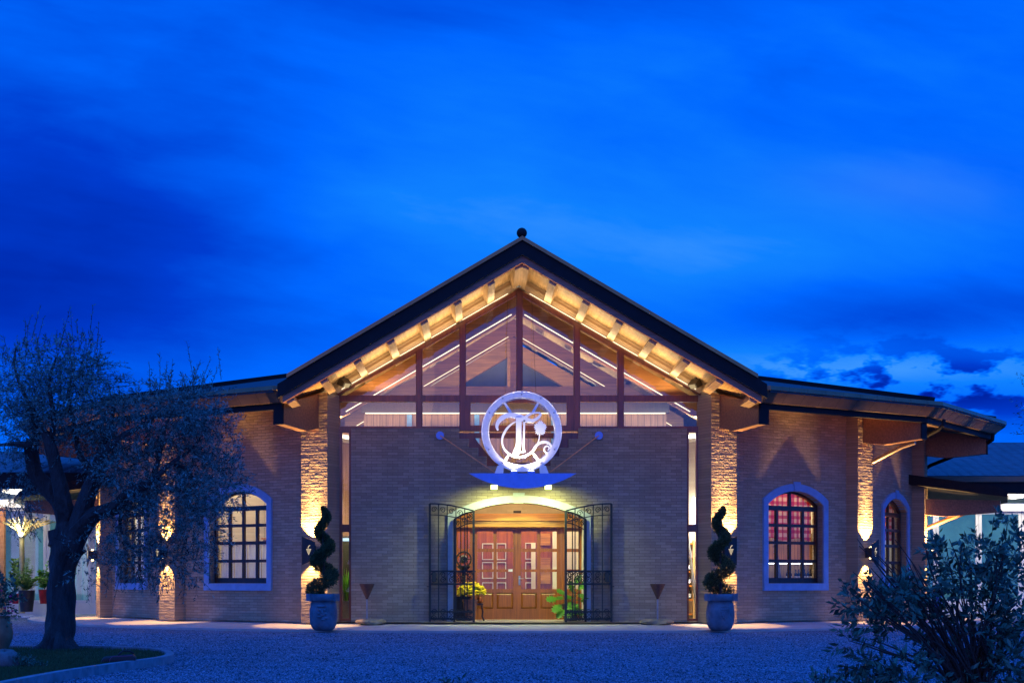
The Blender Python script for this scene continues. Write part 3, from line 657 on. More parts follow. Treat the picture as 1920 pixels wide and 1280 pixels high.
# low pyramid roof over the round building
ZA, RA = 7.85, RE - 0.02
angs = [22.3, 45, 67.5, 90]
for s_ in (-1, 1):
    for i in range(3):
        p, q = pol(RA, s_ * angs[i]), pol(RA, s_ * angs[i + 1])
        t0 = 0.12; r = MB(); am = s_ * (angs[i] + angs[i + 1]) / 2
        v = [(p.x, p.y, ZE - 0.01), (q.x, q.y, ZE - 0.01), (0, CY, ZA)]
        r.add(v + [(x, y, z - t0) for x, y, z in v], [(0, 1, 2), (5, 4, 3), (0, 3, 4, 1), (1, 4, 5, 2), (2, 5, 3, 0)])
        inv = Matrix.Rotation(-R_(am), 4, 'Z'); r.v = [tuple(inv @ Vector(x)) for x in r.v]
        ro = r.build('round_roof', 'roof_tiles', BLD, loc=(0, 0, 0), rotz=R_(am), local=True)
    for i in (1, 2):
        p = pol(RA - 0.25, s_ * angs[i]); k = 0.25 / RA
        MB().bar((p.x, p.y, ZE + (ZA - ZE) * k + 0.03), (0, CY, ZA + 0.03), 0.24, 0.13).build('hip_cap', 'dark_fascia', BLD)
    # flared metal cornice and gutter, mitred at the corners
    prof = [(14.05, 5.14), (14.06, 5.05), (13.99, 5.035), (13.90, 4.925), (13.885, 4.93), (13.78, 4.81), (13.60, 4.80), (13.60, 4.86), (13.92, 5.10)]
    path = [Vector((s_ * 4.92, -2.30, 0))] + [pol(1.0, s_ * a) for a in angs]
    co = MB(); n = len(prof); vs = []
    for j, a in enumerate([None] + angs):
        for (r, z) in prof:
            if a is None:
                k = (r - 14.05); c0 = pol(r, s_ * angs[0]); vs.append((s_ * (4.93), c0.y + 0.10, z))
            else:
                c0 = pol(r, s_ * a); vs.append((c0.x, c0.y, z))
    fs = [(j * n + i, j * n + (i + 1) % n, (j + 1) * n + (i + 1) % n, (j + 1) * n + i) for j in range(len(angs)) for i in range(n)]
    fs += [tuple(range(n))]
    co.add(vs, fs); CO = co.build('cornice', 'cornice_metal', BLD)
    # joints of the cornice sheets
    jb = MB()
    for i in range(3):
        p0, p1 = s_ * angs[i], s_ * angs[i + 1]
        for k in range(1, 10):
            f = k / 10
            pts = []
            for (r, z) in prof[:6]:
                q = pol(r - 0.001, p0).lerp(pol(r - 0.001, p1), f); pts.append((q.x, q.y, z))
            jb.tube(pts, 0.0035, 4)
    jb.build('cornice_seams', 'dark_fascia', CO)['kind'] = 'stuff'
    # dark board under the cornice and the soffit behind it
    sb = MB(); prof2 = [(13.66, 4.80), (13.66, 4.68), (13.56, 4.68), (13.56, 4.88)]; n = 4; vs = []
    for a in angs:
        for r, z in prof2: c0 = pol(r, s_ * a); vs.append((c0.x, c0.y, z))
    sb.add(vs, [(j * n + i, j * n + (i + 1) % n, (j + 1) * n + (i + 1) % n, (j + 1) * n + i) for j in range(3) for i in range(n)] + [tuple(range(n)), tuple(range(3 * n, 4 * n))])
    sb.build('eaves_board', 'dark_fascia', BLD)
    ev = MB(); vs = []
    for a in angs:
        for r, z in ((13.57, 4.80), (11.50, 5.10)): c0 = pol(r, s_ * a); vs.append((c0.x, c0.y, z))
    ev.add(vs, [(j * 2, j * 2 + 1, j * 2 + 3, j * 2 + 2) for j in range(3)]); ev.build('eaves_soffit', 'beam_wood', BLD)
    # cantilevered timber brackets
    for a in (A1, 45, 67.5):
        p = pol(0, 0); L = dict(loc=(0, CY, 0), rotz=R_(s_ * a), local=True)
        prof3 = [(-11.95, 4.30), (-12.55, 4.22), (-13.55, 4.30), (-13.55, 4.74), (-11.95, 4.98)]
        if a == A1: prof3 = [(-11.95, 4.42), (-12.55, 4.30), (-13.60, 4.36), (-13.60, 4.80), (-12.0, 5.18), (-11.95, 5.18)]
        bo = MB().prism(prof3, -0.11, 0.11, 'x').build('bracket_beam', 'beam_wood', BLD, **L)
        MB().box(-0.125, 0.125, prof3[2][0] - 0.03, prof3[2][0] - 0.002, prof3[2][1] - 0.01, prof3[3][1]).build('end_cap', 'dark_fascia', bo, local=True)
        if a > 50:
            prof4 = [(-11.95, 2.72), (-12.55, 2.66), (-13.9, 2.76), (-13.9, 3.06), (-11.95, 3.14)]
            MB().prism(prof4, -0.10, 0.10, 'x').build('bracket_beam', 'beam_wood', BLD, **L)
    # low canopy roof round the flank
    lc = MB(); vs = []; prof5 = [(11.6, 3.52), (14.15, 3.12), (14.15, 3.26), (13.9, 3.40), (11.6, 3.78)]; n = 5; an = [64.5, 78, 90]
    for a in an:
        for r, z in prof5: c0 = pol(r, s_ * a); vs.append((c0.x, c0.y, z))
    lc.add(vs, [(j * n + i, j * n + (i + 1) % n, (j + 1) * n + (i + 1) % n, (j + 1) * n + i) for j in range(2) for i in range(n)] + [tuple(range(n)), tuple(range(2 * n, 3 * n))])
    lc.build('canopy_roof', 'dark_fascia', BLD)
MB().lathe([(0.0, 0), (0.05, 0), (0.045, 0.06), (0.035, 0.10)] + [(0.02 + 0, 0.10)] + [(max(0.001, 0.112 * math.sin(t * math.pi / 12)), 0.205 - 0.112 * math.cos(t * math.pi / 12)) for t in range(2, 13)], (0, -2.3, 8.20), 24).build('finial', 'dark_fascia', BLD, smooth=True)
# rainwater pipes
def pipe(pts, r=0.05, m='copper_pipe'): return MB().tube([Vector(p) for p in pts], r, 10).build('downpipe', m, BLD, smooth=True)
q = pol(13.3, 47.0)
pipe([at(1636, 866, 2.25), at(1690, 838, 1.75), at(1716, 829, 1.55)], 0.055)
pipe([at(1770, 786, 1.0), at(1768, 797, 1.0), at(1760, 805, 1.1), at(1738, 817, 1.6)], 0.045, 'dark_fascia')
pipe([at(1862, 812, 5.2), at(1861, 824, 5.2), at(1852, 830, 5.4)], 0.05, 'dark_fascia')
pipe([at(1733, 898, 7.5), at(1733, 880, 7.5), at(1745, 872, 7.3), at(1785, 856, 6.6)], 0.05, 'dark_fascia')
pipe([at(1732, 992, 6.4), at(1780, 972, 6.0), at(1826, 956, 5.6)], 0.055, 'beam_wood')
# back of the building
MB().plate([(-11.3, 0), (11.3, 0), (11.3, 5.2), (0, 7.6), (-11.3, 5.2)], [], CY - 0.02, CY + 0.1).build('rear_wall', 'white_plaster', BLD)

# ------------------------------------------------------------------ hall seen through the gable
for y in (0.55, 3.9, 7.3):
    w = 4.3; zr, th = 7.60, 0.44; t = MB(); t.prism([(-w, zr - w * 0.585), (0, zr), (w, zr - w * 0.585), (w, zr - w * 0.585 - th), (0, zr - th), (-w, zr - w * 0.585 - th)], y, y + 0.22)
    TR = t.build('roof_truss', 'truss_wood', BLD)
    if y > 1:
        MB().prism([(-3.3, 5.62), (3.3, 5.62), (2.9, 5.88), (-2.9, 5.88)], y - 0.05, y + 0.27).build('tie_beam', 'truss_wood', TR)
        MB().box(-0.10, 0.10, y + 0.03, y + 0.19, 5.885, 7.13).build('king_post', 'truss_wood', TR)
    for s_ in (-1, 1):
        if y < 5: MB().bar((s_ * 0.15, y - 0.012, zr - th - 0.02), (s_ * 4.0, y - 0.012, zr - th - 0.02 - 3.85 * 0.585), 0.02, 0.017 if y < 1 else 0.010).build('light_strip', 'led_white', TR)
MB().box(-3.75, 3.75, 3.0, 3.1, 0, 5.10).build('plank_wall', 'plank_wood', BLD)
MB().box(-3.8, 3.8, 2.80, 2.99, 5.10, 5.40).build('hall_beam', 'dark_wood', BLD)
MB().box(-3.7, 3.7, 2.78, 2.80, 5.075, 5.10).build('light_strip', 'led_white', BLD)
for x in (-2.62, -0.95, 0.95, 2.62): MB().box(x - 0.06, x + 0.06, 2.86, 2.99, 2.9, 5.06).build('hall_post', 'blue_paint', BLD)
MB().box(-3.8, -1.73, 1.8, 2.99, 2.98, 3.1).build('loft_floor', 'white_plaster', BLD); MB().box(1.73, 3.8, 1.8, 2.99, 2.98, 3.1).build('loft_floor', 'white_plaster', BLD)
area('hall_light', (0, 2.3, 4.9), (0, 0.1, 1), 90, 6.0, 0.5, (1, 0.66, 0.30))
area('hall_light', (0, 5.6, 5.4), (0, 0, 1), 170, 4.0, 1.0, (1, 0.80, 0.50))
area('gable_fill_light', (0, 0.32, 5.36), (0, 0.10, 1), 75, 7.5, 0.10, (1, 0.58, 0.20))  # added strip of light without a fixture, warms the first truss
area('loft_light', (0, 1.2, 5.1), (0, 0.8, -0.6), 70, 7.0, 0.3, (1, 0.80, 0.62))
area('slit_light', (-3.9, 0.75, 2.9), (0.0, 0.15, -1), 130, 0.4, 0.6, (1, 0.90, 0.72)); area('slit_light', (3.95, 0.8, 2.9), (0.0, 0.25, -1), 320, 0.4, 0.7, (1, 0.92, 0.80))
area('slit_light', (-3.9, 0.7, 4.85), (0.0, 0.5, -1), 90, 0.5, 0.6, (1, 0.80, 0.5)); area('slit_light', (3.9, 0.7, 4.85), (0.0, 0.5, -1), 120, 0.5, 0.6, (1, 0.92, 0.80))

# ------------------------------------------------------------------ entrance: porch, doors
PO = MB(); PO.box(-1.72, -1.52, 0.31, 3.0, 0, 3.0); PO.box(1.52, 1.72, 0.31, 3.0, 0, 3.0); PO.box(-1.72, 1.72, 0.31, 3.0, 3.01, 3.1)
PO.build('porch_wall', 'white_plaster', BLD)
MB().box(-1.52, 1.52, 1.26, 1.40, 2.22, 3.0).build('porch_brick_wall', 'pale_brick', BLD)
HB = MB(); HB.box(-1.515, 1.515, 0.72, 1.04, 2.36, 2.53); HB.box(-1.515, 1.515, 0.76, 1.04, 2.22, 2.355)
HD = HB.build('door_header', 'header_wood', BLD)
MB().box(-0.10, 0.08, 0.80, 0.86, 2.545, 2.60).build('sensor', 'lamp_metal', HD)
DY = 1.10
def drect(a, b, t, btm): return (atx(a, DY), atx(b, DY), atz(btm, DY), atz(t, DY))
ZDT = atz(989, DY)
def leaf(x0, x1, cols, hinge):
    holes = []; pn = []
    for ca, cb in cols:
        for ra, rb in ((995.5, 1028), (1034, 1066.5), (1071.5, 1103.5)):
            a, b, z0, z1 = drect(ca, cb, ra, rb); holes.append([(a, z0), (b, z0), (b, z1), (a, z1)])
    lo = []
    for ca, cb in cols:
        a, b, z0, z1 = drect(ca, cb, 1110.5, 1140.5); lo.append([(a, z0), (b, z0), (b, z1), (a, z1)])
    d = MB().plate([(x0, 0.055), (x1, 0.055), (x1, ZDT), (x0, ZDT)], holes + lo, DY, DY + 0.06).build('door' if hinge else 'sidelight', 'door_wood', BLD)
    for h in holes: MB().plate(h, [], DY + 0.028, DY + 0.033).build('pane', 'window_glass', d)
    for h in lo:
        (a, z0), (b, _), (_, z1), _ = h; k = 0.045
        pm = MB(); v = [(a, DY + 0.03, z0), (b, DY + 0.03, z0), (b, DY + 0.03, z1), (a, DY + 0.03, z1), (a + k, DY + 0.008, z0 + k), (b - k, DY + 0.008, z0 + k), (b - k, DY + 0.008, z1 - k), (a + k, DY + 0.008, z1 - k)]
        pm.add(v, [(4, 5, 6, 7), (0, 1, 5, 4), (1, 2, 6, 5), (2, 3, 7, 6), (3, 0, 4, 7)]); pm.build('panel', 'door_wood', d)
    return d
x_m = atx(969.5, DY)
dl = leaf(atx(888, DY), x_m - 0.003, [(895, 925), (931.5, 962)], True)
dr = leaf(x_m + 0.003, atx(1052, DY), [(977, 1007), (1013.5, 1044)], True)
leaf(-1.515, atx(888, DY) - 0.003, [(857, 881)], False); leaf(atx(1052, DY) + 0.003, 1.517, [(1059, 1085.5)], False)
MB().box(x_m - 0.075, x_m + 0.005, DY - 0.02, DY - 0.002, 0.06, ZDT).build('astragal', 'door_wood', dl)
hd = MB(); hx = atx(974, DY); hz = atz(1085, DY); hd.box(hx - 0.022, hx + 0.022, DY - 0.014, DY - 0.002, hz - 0.14, hz + 0.08); hd.tube([(hx, DY - 0.02, hz + 0.01), (hx, DY - 0.06, hz + 0.01), (hx + 0.10, DY - 0.06, hz + 0.012)], 0.010, 8)
hd.build('handle', 'grey_metal', dr, smooth=True)
ntc = MB(); a, b, z0, z1 = drect(953, 961, 1066.5, 1071); ntc.box(a, b, DY - 0.006, DY - 0.002, z0, z1); ntc.build('notice', 'white_paper', dl)
# lobby behind the doors: panelled wall and white framed openings
LB = MB(); LB.box(-1.52, 1.52, 2.85, 2.99, 0, 2.2)
LW = LB.build('lobby_wall', 'door_wood', BLD)
for ca, cb, ra, rb in ((904, 925, 1018, 1049), (931, 949, 1018, 1049), (985, 1004, 1017, 1048), (904, 925, 1053, 1084), (931, 949, 1053, 1084), (985, 1004, 1053, 1084), (904, 925, 1091, 1128), (931, 949, 1091, 1128), (985, 1004, 1091, 1128)):
    y = 2.84; a, b, z0, z1 = atx(ca, y), atx(cb, y), atz(rb, y), atz(ra, y)
    MB().plate([(a, z0), (b, z0), (b, z1), (a, z1)], [[(a + 0.02, z0 + 0.02), (b - 0.02, z0 + 0.02), (b - 0.02, z1 - 0.02), (a + 0.02, z1 - 0.02)]], y - 0.02, y).build('lobby_frame', 'white_frame', LW)
for ca, cb, ra, rb in ((996, 1004, 1018, 1112), (1036, 1046, 996, 1105), (1058, 1093, 996, 1104)):
    y = 2.78; MB().box(atx(ca, y), atx(cb, y), y, y + 0.05, atz(rb, y), atz(ra, y)).build('lobby_panel', 'white_plaster', LW)
for ca, ra in ((1014, 1000), (1014, 1045), (1014, 1072)):
    y = 2.80; a, b, z0, z1 = atx(ca, y), atx(ca + 18, y), atz(ra + 22, y), atz(ra, y)
    MB().box(a, b, y, y + 0.05, z0, z1).build('lobby_panel', 'header_wood', LW)
area('porch_light', (0, 0.42, 2.98), (0, 0.35, -1), 30, 2.2, 0.3, (1, 0.72, 0.33)); area('lobby_light', (0, 2.0, 2.95), (0, 0.1, -1), 45, 2.4, 0.8, (1, 0.68, 0.34)).data.energy = 75

# rooms: lights
for a, pw, c in ((-33.75, 150, (1, 0.84, 0.58)), (33.75, 150, (1, 0.76, 0.46)), (-56.25, 110, (1, 0.85, 0.6)), (56.25, 50, (1, 0.85, 0.65))):
    p, hl = facet(a); m = Matrix.Translation(p) @ Matrix.Rotation(R_(a), 4, 'Z')
    area('room_light', m @ Vector((0, 0.72 if a == 33.75 else 1.1, 4.25)), (0, 0, -1), pw, 2.0, 0.5 if a == 33.75 else 1.2, c).rotation_euler = (0, 0, R_(a))

# ------------------------------------------------------------------ wall lamps on the piers
LAMP_Z = 1.64
GRP = 'trapezoid wall lamps on the brick piers'
def make_lamp(label, fl):
    t = thing('wall_lamp', label, 'lamp', group=GRP)
    # folded metal shade: a trapezoid front with slanted top and bottom edge, carried on a slim stem
    pts = [(-0.165 * fl, -0.325), (0.165 * fl, -0.20), (0.165 * fl, 0.20), (-0.165 * fl, 0.325)]
    sh = MB(); sh.plate(pts[::fl], [], -0.25, -0.235); sh.build('shade', 'lamp_metal', t, local=True)
    st = MB(); st.box(-0.05, 0.05, -0.232, 0.0, -0.12, 0.12); st.build('bracket', 'lamp_metal', t, local=True)
    gl = MB()
    for j in range(5):
        n = 5 - j
        for i in range(n):
            gl.box(0.01 + (i - (n - 1) / 2) * 0.026 - 0.009, 0.01 + (i - (n - 1) / 2) * 0.026 + 0.009, -0.254, -0.2505, 0.028 - j * 0.028 - 0.009, 0.028 - j * 0.028 + 0.009)
    gl.tube([(-0.005, -0.253, 0.05), (0.0, -0.253, 0.085), (0.02, -0.253, 0.11), (0.045, -0.253, 0.115)], 0.008, 6)
    gl.build('grape_cutout', 'cut_glow', t, local=True)
    for s_ in (-1, 1):
        b = MB(); b.lathe([(0.001, 0), (0.032, 0), (0.032, 0.03), (0.001, 0.03)], (0, -0.12, s_ * 0.135 - 0.015), 14); b.build('bulb', 'warm_glow', t, local=True)
    return t
LAMPS = [(-A1, 'dark trapezoid wall lamp with grape cutout beside the left spiral topiary'),
         (A1, 'dark trapezoid wall lamp half hidden behind the right spiral topiary'),
         (-45, 'trapezoid wall lamp on the pier behind the olive tree branches'),
         (45, 'trapezoid wall lamp on the pier between the two right arched windows'),
         (-67.5, 'trapezoid wall lamp on the leftmost pier seen past the olive trunk'),
         (67.5, 'trapezoid wall lamp on the rightmost pier above the dark shrub')]
lamp0 = {-1: make_lamp(LAMPS[0][1], 1), 1: make_lamp(LAMPS[1][1], -1)}
for i, (a, lab) in enumerate(LAMPS):
    p = pol(RP + 0.03, a); M = Matrix.Translation((p.x, p.y, LAMP_Z)) @ Matrix.Rotation(R_(a), 4, 'Z')
    q = lamp0[-1 if a < 0 else 1]
    if i < 2: q.location = (p.x, p.y, LAMP_Z); q.rotation_euler = (0, 0, R_(a))
    else: copy_thing(q, (p.x, p.y, LAMP_Z), R_(a), lab)
    for s_ in (-1, 1):
        spot('wall_lamp_beam', M @ Vector((0, -0.13, s_ * 0.17)), M.to_3x3() @ Vector((0, 0.04, s_)), 900 if s_ > 0 else 300, 88, 0.18, (1, 0.56, 0.19), 0.035)
        if s_ > 0: spot('wall_lamp_beam', M @ Vector((0, -0.15, 0.20)), M.to_3x3() @ Vector((0, 0.045, 1)), 1100, 36, 1.0, (1, 0.58, 0.20), 0.05)

# ------------------------------------------------------------------ floodlights under the gable
GF = 'floodlights under the gable roof'
def flood(label, loc, tilt, rz):
    t = thing('floodlight', label, 'floodlight', loc, rz, GF)
    h = MB(); h.prism([(-0.10, -0.06), (0.10, -0.09), (0.10, 0.09), (-0.10, 0.06)], -0.12, 0.12, 'x')
    c, s = math.cos(tilt), math.sin(tilt); h.v = [(x, y * c - z * s, y * s + z * c) for x, y, z in h.v]; h.build('housing', 'lamp_metal', t, local=True)
    g = MB(); g.box(-0.10, 0.10, -0.112, -0.104, -0.05, 0.05); g.v = [(x, y * c - z * s, y * s + z * c) for x, y, z in g.v]; g.build('lens', 'bottle_glass', t, local=True)
    b = MB(); b.box(-0.02, 0.02, 0.0, 0.06, 0.05, 0.16); b.build('bracket', 'lamp_metal', t, local=True)
p = at(646, 718, -0.25); flood('black floodlight at the left foot of the gable window', p, R_(35), R_(50))
p = at(1303, 720, -0.25); flood('black floodlight at the right foot of the gable window', p, R_(35), R_(-50))
p = at(975, 529, -0.2); flood('small floodlight under the ridge at the gable peak', p, R_(60), 0)

# ------------------------------------------------------------------ emblem sign
SY = -0.95; zk = (SY + CD) / F / 4.8
def sg(x, y): return (atx(780 + x / 4.8, SY), atz(700 + y / 4.8, SY))
def ribbon(pts, k=6):
    P = catmull([(*sg(p[0], p[1]), p[2] * zk) for p in pts], k); L, Rr = [], []
    for i, p in enumerate(P):
        q = P[min(i + 1, len(P) - 1)] - P[max(i - 1, 0)]; n = np.array([-q[1], q[0]]); n /= (np.linalg.norm(n) + 1e-9)
        L.append((p[0] + n[0] * p[2] / 2, p[1] + n[1] * p[2] / 2)); Rr.append((p[0] - n[0] * p[2] / 2, p[1] - n[1] * p[2] / 2))
    return L, Rr
def strip(mb, pts, y0, y1, k=6):
    L, Rr = ribbon(pts, k); n = len(L)
    vs = [(x, y0, z) for x, z in L] + [(x, y0, z) for x, z in Rr] + [(x, y1, z) for x, z in L] + [(x, y1, z) for x, z in Rr]; fs = []
    for i in range(n - 1):
        fs += [(i, i + 1, n + i + 1, n + i), (2 * n + i, 3 * n + i, 3 * n + i + 1, 2 * n + i + 1), (i, 2 * n + i, 2 * n + i + 1, i + 1), (n + i, n + i + 1, 3 * n + i + 1, 3 * n + i)]
    fs += [(0, n, 3 * n, 2 * n), (n - 1, 3 * n - 1, 4 * n - 1, 2 * n - 1)]
    mb.add(vs, fs)
cx, cz = sg(950, 522)
SG = thing('emblem_sign', 'round steel emblem with a swirling white letter T and vine leaf above the entrance', 'sign', (cx, SY, sg(0, 908)[1]))
N = 72; ro, ri = 361 * zk, 303 * zk
ring = MB(); ring.plate([(cx + ro * math.cos(2 * math.pi * i / N), cz + ro * math.sin(2 * math.pi * i / N)) for i in range(N)], [[(cx + ri * math.cos(2 * math.pi * i / N), cz + ri * math.sin(2 * math.pi * i / N)) for i in range(N)]], SY - 0.05, SY + 0.05)
RG = ring.build('ring', 'brushed_steel', SG)
for x, y in ((950, 190), (662, 355), (1240, 355), (655, 685), (1245, 685), (780, 225), (1122, 225), (780, 805), (1122, 805)):
    px_, pz_ = sg(x, y); b = MB(); b.lathe([(0.001, -0.012), (0.018, -0.012), (0.018, 0), (0.001, 0)], (0, 0, 0), 12)
    b.v = [(px_ + vx, SY - 0.052 + vz, pz_ + vy) for vx, vy, vz in b.v]; b.build('bolt', 'grey_metal', RG)
MB().tube([(cx + (ri - 0.012) * math.cos(2 * math.pi * i / 64), SY + 0.03, cz + (ri - 0.012) * math.sin(2 * math.pi * i / 64)) for i in range(65)], 0.012, 6, caps=False).build('inner_rim', 'satin_white', RG)
MB().tube([(cx + (ro - 0.004) * math.cos(2 * math.pi * i / 72), SY - 0.05, cz + (ro - 0.004) * math.sin(2 * math.pi * i / 72)) for i in range(73)], 0.010, 6, caps=False).build('outer_rim', 'satin_white', RG)
T = MB(); ty0, ty1 = SY - 0.035, SY + 0.035
strip(T, [(738, 512, 14), (728, 480, 26), (738, 440, 32), (770, 405, 40), (820, 378, 44), (880, 378, 46), (940, 396, 52), (1000, 420, 44), (1050, 424, 28), (1095, 402, 24), (1120, 370, 22), (1112, 355, 14), (1104, 351, 14)], ty0, ty1)
strip(T, [(1114, 356, 13), (1070, 355, 14), (1025, 366, 20), (992, 388, 26), (975, 402, 24)], ty0 - 0.003, ty1 + 0.003)
strip(T, [(925, 395, 52), (924, 520, 48), (922, 640, 50), (905, 700, 56), (890, 742, 52)], ty0 - 0.004, ty1 + 0.004)
strip(T, [(975, 420, 16), (970, 560, 18), (968, 660, 18), (972, 705, 22)], ty0, ty1)
strip(T, [(895, 740, 24), (925, 712, 20), (970, 704, 16), (985, 700, 8)], ty0 + 0.002, ty1)
T.build('letter', 'satin_white', SG)
V = MB()
strip(V, [(900, 432, 8), (860, 455, 14), (815, 500, 20), (783, 560, 20), (775, 620, 16), (795, 680, 16), (850, 732, 18), (920, 752, 18), (990, 738, 18), (1050, 700, 20), (1085, 650, 14), (1105, 600, 9), (1112, 545, 8)], ty0 + 0.006, ty1 - 0.006)
strip(V, [(1050, 695, 16), (1085, 645, 20), (1135, 618, 22), (1185, 622, 22), (1215, 655, 20), (1212, 695, 18), (1185, 718, 16), (1158, 700, 14), (1156, 668, 13), (1180, 652, 12), (1198, 670, 10), (1185, 690, 8)], ty0 + 0.003, ty1 - 0.003)
V.build('vine', 'satin_white', SG)
lf = []
for i in range(40):
    a = 2 * math.pi * i / 40; r = 58 * (0.74 + 0.22 * abs(math.cos(2.5 * a)) ** 0.7) * (1.08 if i % 2 else 0.90)
    lf.append(sg(1118 + r * math.sin(a), 492 - r * math.cos(a) * 1.18))
MB().plate(lf[::-1], [], ty0 - 0.01, ty0 + 0.03).build('vine_leaf', 'satin_white', SG)
for a, b in (((788, 250), (852, 352)), ((1108, 250), (1052, 352)), ((835, 728), (792, 802)), ((1038, 696), (1105, 790))):
    m = MB(); strip(m, [(*a, 14), ((a[0] + b[0]) / 2, (a[1] + b[1]) / 2, 22), (*b, 26)], SY - 0.02, SY + 0.02, 3); m.build('spoke', 'satin_white', SG)
for s_ in (-1, 1):
    f = [sg(950 + s_ * 160, 812), sg(950 + s_ * 218, 832), sg(950 + s_ * 245, 905), sg(950 + s_ * 165, 905)]
    MB().plate(f if s_ < 0 else f, [], SY - 0.075, SY + 0.075).build('foot', 'brushed_steel', SG)
# boat-shaped plate: front sheet in the outline of a circle segment, hull running back to the wall
x0, zt = sg(475, 906); x1, _ = sg(1437, 906); _, zb = sg(950, 1040)
hw = (x1 - x0) / 2; h = zt - zb; rr = (hw * hw + h * h) / (2 * h); xm = (x0 + x1) / 2; seg = []
for i in range(33):
    a = math.asin(hw / rr) * (1 - 2 * i / 32); seg.append((xm + rr * math.sin(a), zb + rr - rr * math.cos(a)))
HU = MB().plate(seg, [], SY - 0.34, SY - 0.32).build('boat_plate', 'blue_steel', SG)
MB().box(xm - 1.0, xm + 1.0, SY - 0.318, SY + 0.22, zt - 0.05, zt - 0.004).build('shelf_plate', 'blue_steel', SG)
for s_ in (-1, 1): MB().box(xm + s_ * 0.62 - 0.04, xm + s_ * 0.62 + 0.04, SY + 0.222, -0.102, zt - 0.06, zt - 0.012).build('wall_arm', 'blue_steel', SG)
for x in (880, 1035):
    px_, _ = sg(x, 900); m = MB(); m.box(px_ - 0.08, px_ + 0.08, SY - 0.25, SY - 0.12, zt + 0.0, zt + 0.055); ul = m.build('uplight', 'blue_steel', SG)
    MB().box(px_ - 0.06, px_ + 0.06, SY - 0.24, SY - 0.13, zt + 0.056, zt + 0.062).build('lens', 'cool_glow', ul)
    spot('emblem_uplight', (px_, SY - 0.19, zt + 0.075), (0, 0.22, 1), 150, 125, 0.7, (1.0, 0.86, 0.68), 0.05)
for x, s_ in ((703, -1), (1190, 1)):
    px_, pz_ = sg(x, 1022); dl_ = MB(); dl_.box(px_ - 0.085, px_ + 0.085, SY + 0.02, SY + 0.16, pz_ - 0.055, pz_ + 0.06); d_ = dl_.build('downlight', 'lamp_metal', SG)
    MB().box(px_ - 0.075, px_ + 0.075, SY + 0.008, SY + 0.018, pz_ - 0.05, pz_ + 0.05).build('lens', 'flood_glow', d_)
    MB().box(px_ - 0.02, px_ + 0.02, SY + 0.08, SY + 0.11, pz_ + 0.06, zt - 0.055).build('stem', 'lamp_metal', d_)
    spot('entrance_downlight', (px_, SY + 0.06, pz_ - 0.08), (0, 0.60, -1), 180, 155, 0.8, (0.84, 1.0, 0.34), 0.05)
for s_, wx, sx in ((-1, 825, 705), (1, 1123, 1208)):
    w = at(wx, 816, -0.12); q = sg(sx, 886)
    MB().tube([w, (q[0], SY + 0.02, q[1])], 0.013, 6).build('stay_rod', 'cable_steel', SG)
    d = MB(); d.lathe([(0.001, 0), (0.092, 0), (0.092, 0.03), (0.001, 0.03)], (0, 0, 0), 20); d.v = [(w.x + x, -0.102 - z, w.z + y) for x, y, z in d.v]; d.build('wall_disc', 'blue_steel', SG)
for x in (948, 1005):
    a = at(x, 736, SY); b = at(x + (4 if x < 975 else -8), 560, -0.06); MB().tube([a, b], 0.004, 5).build('hanger_wire', 'lamp_metal', SG)

# ------------------------------------------------------------------ folding wrought-iron gates
def gate_panel(A, B, zA, zB, seg=5):
    """panel from A (x, y) to B; arched top from zA to zB"""
    A, B = Vector((*A, 0)), Vector((*B, 0)); m = MB()
    def P(f, z): q = A.lerp(B, f); return Vector((q.x, q.y, z))
    def top(f): return zA + (zB - zA) * math.sin(f * math.pi / 2)
    zr = [0.10, atz(1146, -0.35), atz(1094, -0.35), atz(1070, -0.35)]; z2 = lambda f: top(f) - 0.25
    for f in (0, 1): m.bar(P(f, 0.03), P(f, top(f)), 0.050, 0.045)
    for k in range(1, seg): m.bar(P(k / seg, 0.10), P(k / seg, top(k / seg)), 0.024, 0.024)
    for z in zr: m.bar(P(0, z), P(1, z), 0.030, 0.038)
    for i in range(8):
        f0, f1 = i / 8, (i + 1) / 8; m.bar(P(f0, top(f0)), P(f1, top(f1)), 0.030, 0.030); m.bar(P(f0, z2(f0)), P(f1, z2(f1)), 0.020, 0.020)
    def scroll(f, z, r, flip):
        pts = []
        for i in range(15):
            t = i / 14 * 2.6 * math.pi; q = r * (1 - 0.72 * i / 14)
            pts.append(P(f + flip * q * math.cos(t) / (B - A).length, z + q * math.sin(t)))
        m.tube(pts, 0.0105, 4)
    for k in range(seg):
        f = (k + 0.5) / seg; w = (B - A).length / seg
        r = min(w * 0.34, 0.075)
        scroll(f, (zr[0] + zr[1]) / 2 - 0.07, r, 1); scroll(f, (zr[0] + zr[1]) / 2 + 0.07, r, -1)
        scroll(f, (zr[2] + zr[3]) / 2 + 0.06, r, 1); scroll(f, (zr[2] + zr[3]) / 2 - 0.06, r, -1); scroll(f, top(f) - 0.13, r, 1 if k % 2 else -1)
    return m
